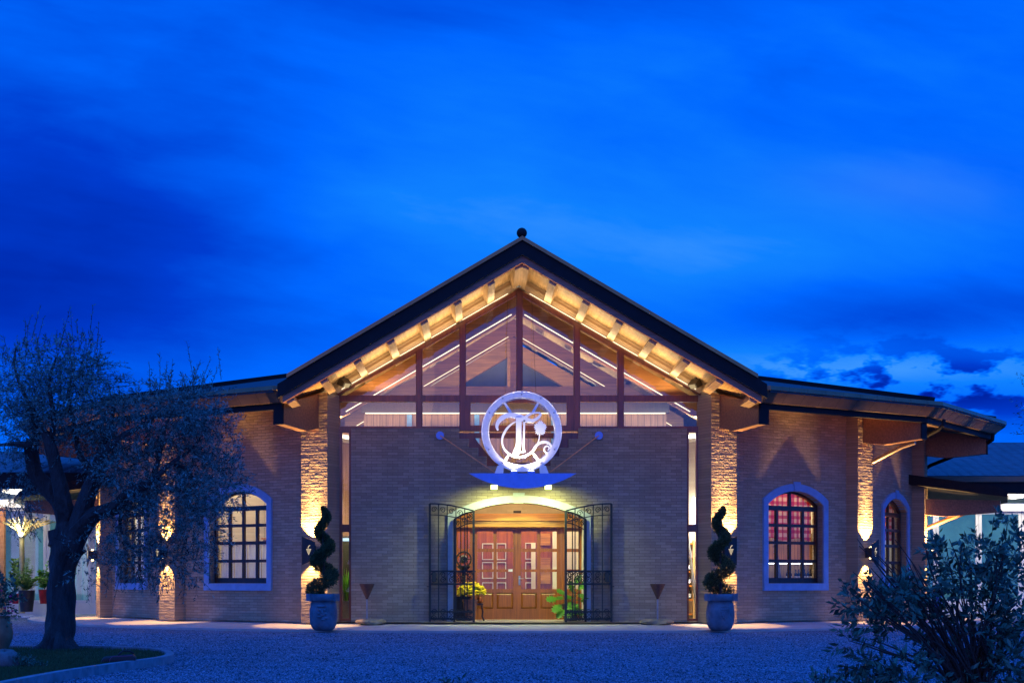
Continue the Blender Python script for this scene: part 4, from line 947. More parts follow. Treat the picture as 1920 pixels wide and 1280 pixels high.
for s_, a, b, c, lab in ((-1, 852, 888, 806, 'open black wrought-iron folding gate left of the door by the yellow flowers'), (1, 1098, 1061, 1146, 'open black wrought-iron folding gate right of the door by the split-leaf plant')):
    yf = -0.62; ya = -0.17
    hx, fx_, ex = atx(a, ya), atx(b, yf), atx(c, ya)
    g = thing('iron_gate', lab, 'gate', (hx, ya, 0.0), group='folding gates of the entrance')
    gate_panel((fx_, yf), (ex, ya - 0.03), atz(957, yf), atz(944, ya)).build('gate_leaf', 'black_iron', g)
    gate_panel((hx, ya), (fx_ - s_ * 0.0, yf + 0.05), 2.36, atz(957, yf) - 0.02, 3).build('gate_leaf', 'black_iron', g)
    lk = MB(); lx = ex - s_ * 0.10; lk.box(lx - 0.05, lx + 0.05, ya - 0.13, ya - 0.05, atz(1090, ya), atz(1073, ya)); lk.build('lock_box', 'black_iron', g)
    ct = MB(); ct.tube([(ex, ya, 0.83), (ex + s_ * 0.07, -0.11, 0.83)], 0.012, 6); ct.build('wall_catch', 'black_iron', g)

# ------------------------------------------------------------------ urns with spiral topiaries
def urn(label, px_, relief):
    y = -2.62; b = at(px_, 1181, y); t = thing('clay_urn', label, 'urn', (b.x, y, -0.09), group='grey clay urns')
    H = 0.80
    prof = [(0.001, 0), (0.15, 0.0), (0.19, 0.012), (0.235, 0.05), (0.268, 0.11), (0.288, 0.20), (0.298, 0.32), (0.294, 0.44), (0.278, 0.54), (0.262, 0.60), (0.268, 0.625), (0.325, 0.632), (0.335, 0.645), (0.335, 0.755), (0.322, 0.775), (0.29, 0.775), (0.27, 0.70), (0.001, 0.68)]
    MB().lathe(prof, (0, 0, 0), 40).build('body', 'urn_clay', t, smooth=True, local=True)
    for a in (-0.62, 0.62):
        h = MB(); h.box(-0.085, 0.085, -0.37, -0.30, 0.628, 0.784); c, s = math.cos(a * 1.6), math.sin(a * 1.6); h.v = [(x * c - yy * s, x * s + yy * c, z) for x, yy, z in h.v]; h.build('lug', 'urn_clay', t, local=True)
    r = MB(); rg = random.Random(5)
    if relief == 'grapes':
        for j in range(6):
            n = (5, 5, 4, 4, 3, 1)[j]
            for i in range(n):
                xx = 0.06 + (i - (n - 1) / 2) * 0.042; yy = -math.sqrt(0.297 ** 2 - xx * xx); r.ball((xx, yy, 0.45 - j * 0.040), 0.026, 10)
        r.tube([(-0.05, -0.275, 0.50), (0.04, -0.28, 0.52), (0.16, -0.235, 0.51)], [0.012, 0.02, 0.010], 8)
    else:
        for (xx, zz, sx, sz) in ((-0.02, 0.52, 0.13, 0.018), (-0.05, 0.44, 0.035, 0.022), (0.05, 0.44, 0.035, 0.022), (0.0, 0.40, 0.028, 0.06), (0.0, 0.335, 0.05, 0.018), (-0.05, 0.30, 0.06, 0.022), (0.07, 0.27, 0.08, 0.022), (0.02, 0.24, 0.05, 0.03), (-0.07, 0.37, 0.03, 0.03), (0.08, 0.36, 0.03, 0.03)):
            yy = -math.sqrt(0.297 ** 2 - xx * xx); r.ball((xx, yy, zz), 1.0, 12, (sx, 0.030, sz))
    r.build('relief', 'urn_clay', t, smooth=True, local=True)
    return b.x, y
def topiary(label, x, y, phase, flip, seed):
    t = thing('spiral_topiary', label, 'topiary', (x, y, 0.60), group='spiral clipped evergreens')
    rg = np.random.default_rng(seed); H = 1.98
    MB().tube([(0, 0, 0), (0.01, 0, 0.6), (-0.01, 0, 1.2), (0, 0, 1.7)], [0.028, 0.022, 0.016, 0.01], 8).build('stem', 'twig_bark', t, local=True)
    n = 17000; f = rg.uniform(0, 1, n) ** 1.12; ang = phase + flip * f * 2 * math.pi * 2.9
    R0 = 0.150 * (1 - f) + 0.055; tr = 0.115 * (1 - f) ** 0.8 + 0.050
    tr = np.where(f > 0.94, tr * (1 - (f - 0.94) / 0.06 * 0.8), tr)
    c = np.stack([R0 * np.cos(ang), R0 * np.sin(ang), 0.10 + f * (H - 0.16)], 1)
    d = rg.normal(size=(n, 3)); d[:, 2] *= 0.75; d /= np.linalg.norm(d, axis=1, keepdims=True)
    rad = (0.55 + 0.45 * rg.uniform(0, 1, n) ** 0.5) * tr * (1 + 0.16 * np.sin(ang * 7 + d[:, 0] * 5))
    base = c + d * rad[:, None]; dirs = d + rg.normal(size=(n, 3)) * 0.45 + np.array([0, 0, 0.35])
    build_leaves('foliage', 'cypress_leaf', [leaves_mesh(base, dirs, 0.050, 0.020, rg)], t, True)
ux, uy = urn('blue-grey clay urn with a face relief, left of the entrance', 606.5, 'face'); topiary('spiral topiary in the left urn beside the face relief', ux, uy, 2.6, 1, 3)
ux, uy = urn('blue-grey clay urn with a grape relief, right of the entrance', 1350.5, 'grapes'); topiary('spiral topiary in the right urn, silhouetted against the lit pier', ux, uy, 0.6, 1, 4)

# ------------------------------------------------------------------ funnel bins on flat stones
def rock(name, label, c, sx, sy, sz, m, seed, group=None):
    rg = random.Random(seed); mb = MB(); vs = []; n, k = 18, 7
    ph = [rg.uniform(0, 6.28) for _ in range(6)]
    for i in range(k + 1):
        t = math.pi * i / k
        for j in range(n):
            a = 2 * math.pi * j / n; r = 1 + 0.16 * math.sin(2 * a + ph[0]) + 0.10 * math.sin(3 * a + ph[1] + 2 * t) + 0.07 * math.sin(5 * a + ph[2] + 3 * t) + rg.uniform(-0.05, 0.05)
            st = abs(math.sin(t)) ** 0.6; vs.append((c[0] + sx * r * st * math.cos(a), c[1] + sy * r * st * math.sin(a), c[2] + sz * (math.cos(t) * 1.0 + 0.12 * math.sin(2 * a + ph[3]))))
    mb.add(vs, [(i * n + j, (i + 1) * n + j, (i + 1) * n + (j + 1) % n, i * n + (j + 1) % n) for i in range(k) for j in range(n)])
    return tag(mb.build(name, m, smooth=True), label, 'rock', group)
for px_, s_, l1, l2 in ((688, -1, 'rusty funnel-shaped ashtray on a post left of the gates', 'flat weathered stone under the left funnel ashtray'), (1233, 1, 'rusty funnel-shaped ashtray on a post right of the gates', 'flat weathered stone under the right funnel ashtray')):
    y = -0.75; p = at(px_, 1172, y)
    rock('flat_stone', l2, (p.x + (0.10 if s_ < 0 else -0.02), y, 0.035), 0.34, 0.24, 0.075, 'flat_rock', 3 + s_, 'flat stones by the entrance')
    t = thing('funnel_ashtray', l1, 'ashtray', (p.x, y, 0.08), group='funnel ashtrays by the entrance')
    MB().lathe([(0.001, 0.48), (0.020, 0.47), (0.170, 0.80), (0.170, 0.815), (0.158, 0.815), (0.012, 0.50), (0.001, 0.50)], (0, 0, 0), 28).build('cone', 'rust_metal', t, smooth=True, local=True)
    MB().tube([(0, 0, 0.0), (0, 0, 0.50)], 0.018, 10).build('post', 'grey_metal', t, smooth=True, local=True)

# ------------------------------------------------------------------ porch display: machine, flowers, pumpkins, plant
y = 0.42
p = at(868, 1172, y); t = thing('cast_iron_machine', 'dark antique cast-iron machine behind the left gate', 'machine', (p.x, y, 0.04))
m = MB(); m.box(-0.16, 0.16, -0.14, 0.14, 0.0, 0.52); m.build('base', 'lamp_metal', t, local=True)
m = MB(); m.box(-0.20, 0.20, -0.17, 0.17, 0.521, 0.56); m.lathe([(0.09, 0.56), (0.05, 0.66), (0.05, 1.1), (0.09, 1.18), (0.16, 1.24), (0.16, 1.27), (0.001, 1.27)], (0.02, 0, 0), 18); m.build('column', 'lamp_metal', t, local=True)
wh = MB()
for r, w in ((0.17, 0.018), (0.05, 0.02)): wh.tube([(0.02 + r * math.cos(2 * math.pi * i / 24), -0.12, 1.42 + r * math.sin(2 * math.pi * i / 24)) for i in range(25)], w, 6)
for i in range(5): a = 2 * math.pi * i / 5; wh.bar((0.02, -0.12, 1.42), (0.02 + 0.17 * math.cos(a), -0.12, 1.42 + 0.17 * math.sin(a)), 0.02, 0.02)
wh.build('wheel', 'lamp_metal', t, local=True); m = MB(); m.ball((0.02, 0, 1.42), 0.10, 14); m.build('gear_case', 'grey_metal', t, local=True); m = MB(); m.tube([(0.02, -0.1, 1.15), (0.15, -0.16, 1.12), (0.30, -0.16, 1.14)], 0.015, 6); m.build('crank', 'lamp_metal', t, local=True)
p = at(893, 1168, 0.35); t = thing('low_bench', 'small dark bench with bent legs under the pumpkins', 'bench', (p.x, 0.35, 0.04))
m = MB(); m.box(-0.28, 0.16, -0.15, 0.15, 0.36, 0.40); m.build('top', 'dark_wood', t, local=True)
for sx, sy in ((-0.24, -0.11), (0.12, -0.11), (-0.24, 0.11), (0.12, 0.11)):
    m = MB(); m.tube([(sx, sy, 0.36), (sx + 0.03, sy, 0.22), (sx + 0.02, sy, 0.10), (sx + 0.06, sy, 0.0)], [0.022, 0.018, 0.02, 0.024], 8); m.build('leg', 'dark_wood', t, local=True)
bx, bz = p.x, 0.44
def pumpkin(name, label, x, y, z, r, m, sq=0.8):
    t = thing(name, label, 'gourd', (x, y, z), group='gourds on the bench')
    mb = MB(); mb.lathe([(max(0.001, r * math.sin(math.pi * i / 12)), r * sq * (1 - math.cos(math.pi * i / 12))) for i in range(13)], (0, 0, 0), 32, lambda a, zz: 1 + 0.06 * math.cos(8 * a)); mb.build('skin', m, t, smooth=True, local=True)
    st = MB(); st.tube([(0, 0, 2 * r * sq - 0.01), (0.01, 0, 2 * r * sq + 0.04)], [0.014, 0.009], 6); st.build('stalk', 'flat_rock', t, local=True)
pumpkin('pumpkin', 'ribbed orange pumpkin, largest gourd on the bench', bx + 0.07, 0.33, bz, 0.078, 'pumpkin_skin', 0.95)
pumpkin('gourd', 'pale yellow gourd on the bench left of the orange pumpkin', bx - 0.08, 0.30, bz, 0.052, 'yellow_skin')
pumpkin('gourd', 'small shiny red gourd at the bench edge below the pumpkin', bx - 0.05, 0.215, bz, 0.036, 'red_skin')
p = at(884, 1138, 0.18); y = 0.16
t = thing('flower_pot', 'terracotta pot holding the yellow chrysanthemum', 'pot', (p.x - 0.03, y, 0.045)); MB().lathe([(0.001, 0), (0.11, 0), (0.17, 0.44), (0.185, 0.44), (0.185, 0.49), (0.16, 0.49), (0.14, 0.44), (0.001, 0.42)], (0, 0, 0), 24).build('body', 'terracotta', t, smooth=True, local=True)
t = thing('chrysanthemum', 'round bush of yellow chrysanthemum flowers by the left gate', 'plant', (p.x - 0.03, y, 0.47))
rg = np.random.default_rng(2); n = 1400; d = rg.normal(size=(n, 3)); d[:, 2] = np.abs(d[:, 2]) * 0.9; d /= np.linalg.norm(d, axis=1, keepdims=True)
ctr = np.array([p.x + 0.0, y, 0.66]); base = ctr + d * rg.uniform(0.12, 0.34, (n, 1)) * np.array([0.88, 0.75, 0.72])
build_leaves('foliage', 'fern_leaf', [leaves_mesh(base, d + rg.normal(size=(n, 3)) * 0.5, 0.06, 0.03, rg)], t)
fb = MB()
for i in range(190):
    v = rg.normal(size=3); v[2] = abs(v[2]) * 0.9 - 0.1; v[1] = -abs(v[1]); v /= np.linalg.norm(v); c = ctr + v * (0.36 + rg.uniform(-0.03, 0.03)) * np.array([0.88, 0.75, 0.72]); r = rg.uniform(0.022, 0.036)
    fb.ball(c, r, 8, (1, 1, 0.75))
fl = fb.build('blossoms', 'yellow_petal', t, smooth=True); fl['kind'] = 'stuff'
# split-leaf philodendron
y = 0.10; p = at(1066, 1165, y)
t = thing('planter', 'dark round planter of the split-leaf plant', 'pot', (p.x + 0.06, y + 0.2, 0.045)); MB().lathe([(0.001, 0), (0.15, 0), (0.20, 0.36), (0.21, 0.38), (0.19, 0.38), (0.001, 0.34)], (0, 0, 0), 24).build('body', 'dark_pot', t, smooth=True, local=True)
t = thing('split_leaf_plant', 'glossy green split-leaf plant behind the right gate', 'plant', (p.x + 0.06, y + 0.2, 0.38))
lm = MB(); sm = MB(); rg = random.Random(11)
def lobed(mb, base, d, size, up):
    d = Vector(d).normalized(); r = d.cross(Vector(up)).normalized(); u = r.cross(d)
    n = 9; vs = [Vector(base)]; L = []; Q = []
    for i in range(1, n + 1):
        f = i / n; wdt = size * 0.42 * math.sin(min(1, f * 1.05) * math.pi * 0.92) ** 0.6 * (1.0 if i % 2 else 0.45)
        c = Vector(base) + d * size * f - u * size * 0.22 * f * f
        L.append(c + r * wdt + d * size * 0.05 - u * 0.1 * wdt); Q.append(c - r * wdt + d * size * 0.05 - u * 0.1 * wdt); vs.append(c)
    o = len(mb.v); V_ = vs + L + Q; fs = []
    for i in range(n):
        fs.append((i, i + 1, n + 1 + i)); fs.append((i + 1, i, 2 * n + 1 + i))
        if i: fs.append((i, n + 1 + i, n + i)); fs.append((i, 2 * n + i, 2 * n + 1 + i))
    mb.add(V_, fs)
root = Vector((p.x + 0.06, y + 0.18, 0.42))
for px_, py_, sz, dy in ((1030, 1115, 0.30, -0.15), (1042, 1133, 0.34, -0.25), (1056, 1100, 0.30, -0.10), (1067, 1125, 0.36, -0.30), (1077, 1095, 0.30, 0.0), (1085, 1112, 0.36, -0.1), (1092, 1088, 0.30, 0.1), (1050, 1148, 0.30, -0.3), (1070, 1145, 0.30, -0.32), (1088, 1138, 0.32, -0.2), (1100, 1120, 0.32, 0.0), (1082, 1075, 0.26, 0.1), (1062, 1116, 0.32, -0.2), (1046, 1108, 0.26, -0.1), (1095, 1100, 0.34, -0.1), (1078, 1130, 0.34, -0.25)):
    tip = at(px_, py_, y + dy); d = (tip - root); st = root + d * 0.62
    sm.tube([root, root.lerp(st, 0.5) + Vector((0, 0, 0.05)), st], 0.008, 5); lobed(lm, st, d + Vector((rg.uniform(-.2, .2), -0.15, rg.uniform(-0.5, 0.05))), sz, (rg.uniform(-.3, .3), -0.8, 0.6))
lm.build('foliage', 'bright_leaf', t, recalc=False); sm.build('stems', 'fern_leaf', t)['kind'] = 'stuff'

# ------------------------------------------------------------------ behind the slit windows
def blades(t, c, n, h, spread, m, rg, wd=0.03):
    b = MB()
    for i in range(n):
        a = rg.uniform(0, 6.28); k = rg.uniform(0.2, 1.0) * spread; hh = h * rg.uniform(0.6, 1.0); w = wd * rg.uniform(0.7, 1.2); ca, sa = math.cos(a), math.sin(a); pa = rg.uniform(0, 3.14); wx, wy = math.cos(pa) * w, math.sin(pa) * w
        P = [(c[0] + ca * k * f * f + ca * 0.02, c[1] + sa * k * f * f + sa * 0.02, c[2] + hh * f) for f in (0, 0.35, 0.7, 1.0)]
        v = []
        for q, ww in zip(P, (0.7, 1, 0.8, 0.05)): v += [(q[0] - wx * ww / 2, q[1] - wy * ww / 2, q[2]), (q[0] + wx * ww / 2, q[1] + wy * ww / 2, q[2])]
        b.add(v, [(0, 1, 3, 2), (2, 3, 5, 4), (4, 5, 7, 6)])
    return b.build('foliage', m, t, recalc=False)
p = at(649, 1165, 0.65)
t = thing('tall_pot', 'tall grey pot behind the left slit window', 'pot', (p.x, 0.65, 0.035)); MB().lathe([(0.001, 0), (0.105, 0), (0.16, 0.46), (0.15, 0.46), (0.001, 0.42)], (0, 0, 0), 24).build('body', 'grey_pot', t, smooth=True, local=True)
t = thing('sansevieria', 'bright green sword-leaf plant behind the left slit window', 'plant', (p.x, 0.65, 0.46)); blades(t, (p.x, 0.65, 0.46), 30, 0.85, 0.15, 'bright_leaf', random.Random(2), 0.045)
p = at(648, 1150, 1.9); t = thing('wine_cooler', 'dark glass-fronted wine cooler behind the left slit window', 'cooler', (p.x, 1.9, 0.035)); MB().box(-0.3, 0.3, 0, 0.5, 0, 2.0).build('cabinet', 'lamp_metal', t, local=True); MB().box(-0.24, 0.24, -0.02, -0.003, 0.2, 1.85).build('glass_door', 'bottle_glass', t, local=True); MB().box(-0.2, 0.2, -0.024, -0.004, 1.88, 1.95).build('display', 'screen_glow', t, local=True)
def ladder(label, p0, p1, y, w=0.34):
    t = thing('ladder', label, 'ladder', (p0[0], y, p0[2])); d = Vector(p1) - Vector(p0)
    for s_ in (-1, 1): MB().bar(Vector(p0) + Vector((0, 0.10 * s_, 0)), Vector(p1) + Vector((0, 0.10 * s_, 0)), 0.035, 0.06).build('rail', 'grey_metal', t)
    for i in range(1, 7):
        q = Vector(p0).lerp(Vector(p1), i / 7); MB().box(q.x - 0.03, q.x + 0.03, y - 0.10, y + 0.10, q.z - 0.012, q.z + 0.012).build('rung', 'grey_metal', t)
ladder('grey ladder leaning behind the right slit window', at(1306, 1140, 1.2), at(1290, 1010, 1.2), 1.2)
p = at(1300, 1150, 1.9); t = thing('display_shelf', 'wooden shelf with goods behind the right slit window', 'shelf', (3.92, 1.9, 0.035))
m = MB(); m.box(-0.38, -0.34, 0, 0.35, 0, 1.9); m.box(0.34, 0.38, 0, 0.35, 0, 1.9); m.build('upright', 'shelf_wood', t, local=True)
for k in range(6): MB().box(-0.335, 0.335, 0, 0.35, 0.1 + k * 0.34, 0.14 + k * 0.34).build('board', 'door_wood', t, local=True)
p = at(1302, 960, 0.9); t = thing('wall_poster', 'pale poster hanging behind the right slit window', 'poster', (p.x + 0.07, 0.95, p.z)); MB().box(-0.1, 0.1, 0, 0.015, -0.32, 0.36).build('frame', 'white_frame', t, local=True); MB().box(-0.075, 0.075, -0.004, -0.001, -0.28, 0.30).build('print', 'blue_paint', t, local=True)
# bottles standing on shelves: one bottle, then copies
def bottle0(label, group):
    t = thing('wine_bottle', label, 'bottle', group=group)
    MB().lathe([(0.001, 0), (0.037, 0), (0.038, 0.01), (0.038, 0.19), (0.030, 0.215), (0.0145, 0.24), (0.014, 0.31), (0.001, 0.31)], (0, 0, 0), 14).build('glass', 'bottle_glass', t, smooth=True, local=True)
    MB().lathe([(0.0388, 0.05), (0.0388, 0.14)], (0, 0, 0), 14).build('label_band', 'paper_label', t, smooth=True, local=True)
    return t
bt = None
for k in range(4):
    for i, dx in enumerate((-0.26, -0.12, 0.03, 0.16, 0.29)):
        pos = (3.90 + dx, 2.02, 0.035 + 0.14 + k * 0.34 + 0.34)
        if bt is None: bt = bottle0('dark wine bottle on the shelf behind the right slit window', 'bottles behind the right slit window'); bt.location = pos
        else: copy_thing(bt, pos, 0, 'dark wine bottle on the shelf behind the right slit window')

# ------------------------------------------------------------------ inside the right arched window: curtain, shelf, bottles
def fmat(a): p, hl = facet(a); return Matrix.Translation(p) @ Matrix.Rotation(R_(a), 4, 'Z')
def curtain(name, label, a, u, z0, z1, m, amp=0.02, cnt=9, scallop=0.0, yy=0.33, pieces=1, arch_top=False):
    p, hl = facet(a); t = thing(name, label, 'curtain', tuple(fmat(a) @ Vector((u, yy, z0))), R_(a))
    for k in range(pieces):
        w = 2 * (WHW - 0.04) / pieces; x0 = -(WHW - 0.04) + k * w + 0.008; nx, nz = 60 // pieces + 12, 14; vs = []
        for j in range(nz + 1):
            for i in range(nx + 1):
                f = i / nx; x = x0 + (w - 0.016) * f; lo = scallop * abs(math.sin(math.pi * f * 2)); g = j / nz
                z = lo + (z1 - z0 - lo) * g
                vs.append((x, amp * math.sin(2 * math.pi * cnt * f / pieces + 0.6 * math.sin(3 * f + k)) * (1 - 0.35 * g) + 0.006 * math.sin(9 * f + 4 * g), z))
        q = MB().add(vs, [(j * (nx + 1) + i, j * (nx + 1) + i + 1, (j + 1) * (nx + 1) + i + 1, (j + 1) * (nx + 1) + i) for j in range(nz) for i in range(nx)])
        o = q.build('cloth', m, t, smooth=True, local=True, recalc=False)
    r = MB(); r.tube([(-WHW + 0.02, 0.0, z1 - z0 + 0.01), (WHW - 0.02, 0.0, z1 - z0 + 0.01)], 0.010, 8); r.build('rod', 'lamp_metal', t, local=True)
u = WINDOWS[33.75]
curtain('plaid_curtain', 'red and white plaid curtain gathered in the larger right arched window', 33.75, u, 1.88, 3.06, 'plaid_cloth', 0.018, 13, 0.10)
curtain('plaid_curtain', 'dim plaid curtain in the narrow far right arched window', 56.25, WINDOWS[56.25], 1.95, 3.06, 'plaid_cloth', 0.018, 13, 0.08)
curtain('cafe_curtain', 'white half curtain on a rod in the left arched window', -33.75, WINDOWS[-33.75], 0.95, 1.82, 'white_cloth', 0.022, 16, 0.0, 0.33, 4)
curtain('cafe_curtain', 'white half curtain in the window behind the olive branches', -56.25, WINDOWS[-56.25], 0.95, 1.82, 'white_cloth', 0.022, 16, 0.0, 0.33, 2)
M = fmat(33.75); u += 0.45; pos = M @ Vector((u, 0.78, 0.035)); t = thing('bottle_shelf', 'planked wooden bottle shelf inside the larger right window', 'shelf', tuple(pos), R_(33.75))
MB().box(-0.98, 1.3, 0.30, 0.34, 0, 2.1).build('back', 'shelf_wood', t, local=True)
for z in (0.86, 1.36): MB().box(-0.94, 1.255, 0, 0.298, z, z + 0.035).build('board', 'header_wood', t, local=True)
MB().box(-0.9, 1.22, 0.02, 0.04, 1.335, 1.35).build('light_strip', 'cool_glow', t, local=True)
for x in (-0.98, 1.26): MB().box(x, x + 0.04, 0.0, 0.298, 0.0, 2.0).build('upright', 'shelf_wood', t, local=True)
bt2 = None
for i, dx in enumerate((-0.80, -0.70, -0.10, 0.20, 0.30, 0.48, 0.58, 0.68, 0.78, 0.90, 1.0)):
    q = M @ Vector((u + dx, 0.90, 0.035 + 0.897))
    if bt2 is None: bt2 = bottle0('dark wine bottle under the lit strip in the larger right window', 'bottles in the right arched window'); bt2.location = q
    else: copy_thing(bt2, tuple(q), 0, 'dark wine bottle under the lit strip in the larger right window')
q0, q1 = M @ Vector((u - 0.42, 0.52, 0.9)), M @ Vector((u - 0.62, 0.52, 1.95)); ladder('grey ladder leaning inside the larger right arched window', q0, q1, q0.y)
for a, lab in ((56.25, 'white cabinet inside the narrow far right window'), (-56.25, 'white cabinet inside the window behind the olive')):
    q = fmat(a) @ Vector((0, 1.7, 0.035)); t = thing('cabinet', lab, 'cabinet', tuple(q), R_(a)); MB().box(-0.9, 0.9, 0, 0.5, 0, 1.9).build('body', 'white_frame', t, local=True)
    for k in range(4): MB().box(-0.88 + k * 0.44, -0.46 + k * 0.44, -0.02, -0.002, 0.1, 1.85).build('door', 'shelf_wood', t, local=True)
q = fmat(-33.75) @ Vector((WINDOWS[-33.75], 1.9, 0.035)); t = thing('dresser', 'wooden dresser against the brick inside the left window', 'dresser', tuple(q), R_(-33.75))
MB().box(-0.9, 0.5, 0, 0.45, 0, 1.95).build('body', 'shelf_wood', t, local=True); MB().box(-0.95, 0.55, -0.03, 0.48, 1.951, 2.0).build('top', 'header_wood', t, local=True)
q = fmat(-33.75) @ Vector((WINDOWS[-33.75] + 0.55, 1.75, 0.035)); t = thing('picture_stand', 'pale wooden stand with a dark panel inside the left window', 'stand', tuple(q), R_(-33.75))
MB().box(-0.30, 0.30, 0, 0.10, 0, 2.45).build('frame', 'white_frame', t, local=True); MB().box(-0.1, 0.30, -0.02, -0.003, 1.75, 2.30).build('panel', 'bottle_glass', t, local=True)

# ------------------------------------------------------------------ pavilions beside the round building
def pavilion(label, x0, x1, y, s_):
    t = thing('glass_pavilion', label, 'building', ((x0 + x1) / 2, y, 0))
    MB().box(x0, x1, y + 0.05, y + 0.25, -0.1, 0.28).build('plinth', 'white_plaster', t)
    zt = 3.15
    MB().box(x0, x1, y - 0.05, y + 0.25, zt - 0.02, zt + 0.22).build('lintel', 'white_frame', t)
    k = 0; x = x0
    while x < x1 - 0.2:
        w = 1.35; xe = min(x + w, x1)
        f = MB().plate([(x, 0.281), (xe - 0.01, 0.281), (xe - 0.01, zt - 0.021), (x, zt - 0.021)], [[(x + 0.09, 0.37), (xe - 0.10, 0.37), (xe - 0.10, zt - 0.11), (x + 0.09, zt - 0.11)]], y + 0.08, y + 0.16).build('glass_door', 'white_frame', t)
        MB().plate([(x + 0.09, 0.37), (xe - 0.10, 0.37), (xe - 0.10, zt - 0.11), (x + 0.09, zt - 0.11)], [], y + 0.118, y + 0.124).build('pane', 'green_glass', f)
        x += w; k += 1
    MB().box(x0, x1, y + 5.0, y + 5.1, 0, 3.6).build('rear_wall', 'teal_wall', t)
    MB().box(x0, x1, y + 0.3, y + 5.0, 0.02, 0.1).build('floor', 'interior_floor', t)
    MB().box(x0, x1, y - 2.2, y + 5.0, 3.62, 3.72).build('ceiling', 'white_plaster', t)
    MB().box(x0, x1, y - 2.45, y - 2.2, 3.55, 4.0).build('fascia', 'dark_fascia', t)
    for xx in np.arange(x0 + 0.4, x1 - 0.2, 1.6): MB().box(xx - 0.06, xx + 0.06, y - 2.15, y + 0.0, 3.50, 3.618).build('ceiling_rib', 'white_frame', t)
    return t
LX0, LX1, LY = -16.5, -11.0, 10.9
PV = pavilion('glass-fronted pavilion with a bright white ceiling behind the olive tree', LX0, LX1, LY, -1)
zf, zrg = 4.02, atz(846, LY + 3.0)
MB().add([(LX0 - 1, LY - 2.5, zf), (LX1 + 0.6, LY - 2.5, zf), (LX1 + 0.6, LY + 3.0, zrg), (LX0 - 1, LY + 3.0, zrg), (LX1 + 0.6, LY + 8, zf), (LX0 - 1, LY + 8, zf)], [(0, 1, 2, 3), (3, 2, 4, 5)]).build('tiled_roof', 'annex_tiles', PV)
MB().box(atx(-14, LY), atx(12, LY), LY - 0.25, LY - 0.06, 0, 3.12).build('brick_column', 'orange_brick', PV)
MB().box(atx(46, LY + 0.6), atx(63, LY + 0.6), LY + 0.5, LY + 0.8, 0.1, 3.1).build('brick_column', 'pale_brick', PV)
area('pavilion_light', (-13.7, LY - 1.0, 3.45), (0, 0, 1), 240, 4.0, 1.2, (1, 0.90, 0.74)); area('pavilion_light', (-13.7, LY + 2.6, 3.4), (0, -0.1, -1), 110, 4.0, 2.5, (0.78, 1.0, 0.95))
RX0, RX1, RY = 12.2, 22.0, 13.4
PR = pavilion('glass-fronted pavilion under a tiled roof at the right edge', RX0, RX1, RY, 1)
zf, zrg = atz(892, RY - 2.4), atz(829, RY + 2.5)
MB().add([(RX0 - 2, RY - 2.5, zf), (RX1, RY - 2.5, zf), (RX1, RY + 2.5, zrg), (RX0 - 2, RY + 2.5, zrg), (RX1, RY + 8, zf), (RX0 - 2, RY + 8, zf)], [(0, 1, 2, 3), (3, 2, 4, 5)]).build('tiled_roof', 'annex_tiles', PR)
MB().box(RX0 - 2, RX1, RY - 2.52, RY - 2.30, 3.9, zf - 0.02).build('fascia', 'beam_wood', PR)
area('pavilion_light', (16.0, RY - 1.0, 3.45), (0, 0, 1), 260, 7.0, 1.2, (1, 0.92, 0.78)); area('pavilion_light', (16.0, RY + 3.2, 3.4), (0, 0.2, -1), 60, 7.0, 1.5, (0.70, 1.0, 0.90))

for px_, w_, lab in ((149, 0.16, 'narrow white curtain inside the left pavilion, nearer the olive trunk'), (164, 0.24, 'wide white curtain inside the left pavilion by the lit pier')):
    y = LY + 0.55; b = at(px_, 1140, y); t = thing('pavilion_curtain', lab, 'curtain', (b.x, y, 0.12)); nx = 30
    vs = [(-w_ / 2 + w_ * i / nx, 0.025 * math.sin(i * 1.3), z) for z in (0, 2.7) for i in range(nx + 1)]
    MB().add(vs, [(i, i + 1, nx + 2 + i, nx + 1 + i) for i in range(nx)]).build('cloth', 'white_cloth', t, smooth=True, local=True, recalc=False)
    MB().box(-w_ / 2 - 0.03, w_ / 2 + 0.03, -0.015, 0.015, 2.70, 2.73).build('rod', 'grey_metal', t, local=True)
# fan-shaped metal palm lamp in front of the left pavilion
y = LY - 0.9; p = at(41, 1140, y); t = thing('palm_lamp', 'golden metal palm-shaped lamp with a fan of thin bars', 'lamp', (p.x, y, 0.0))
zt = atz(1005, y)
MB().tube([(p.x, y, 0.0), (p.x, y, zt - 0.2), (p.x, y, zt)], [0.10, 0.075, 0.085], 12).build('trunk', 'lamp_gold', t, smooth=True)
fr_ = MB(); rg = random.Random(4)
for i in range(64):
    a = rg.uniform(0, 6.28); k = rg.uniform(0.15, 1.0) ** 0.6; ex = 0.95 * k * math.cos(a) + 0.18; ey = 0.75 * k * math.sin(a); h = 0.62 * (1.15 - 0.55 * k)
    fr_.tube([(p.x + 0.05 * math.cos(a), y + 0.05 * math.sin(a), zt - 0.05), (p.x + ex * 0.30, y + ey * 0.30, zt + h * 0.45), (p.x + ex * 0.65, y + ey * 0.65, zt + h * 0.78), (p.x + ex, y + ey, zt + h)], [0.016, 0.014, 0.011, 0.007], 5)
fr_.build('fronds', 'lamp_gold', t)['kind'] = 'stuff'
b = MB(); b.ball((p.x, y - 0.12, zt + 0.06), 0.07, 12); b.build('bulb', 'cool_glow', t)
pl = bpy.data.lights.new('palm_glow', 'POINT'); pl.energy = 45; pl.color = (0.95, 1.0, 0.75); pl.shadow_soft_size = 0.08; o = bpy.data.objects.new('palm_glow', pl); COL.objects.link(o); o.location = (p.x, y - 0.3, zt + 0.2)

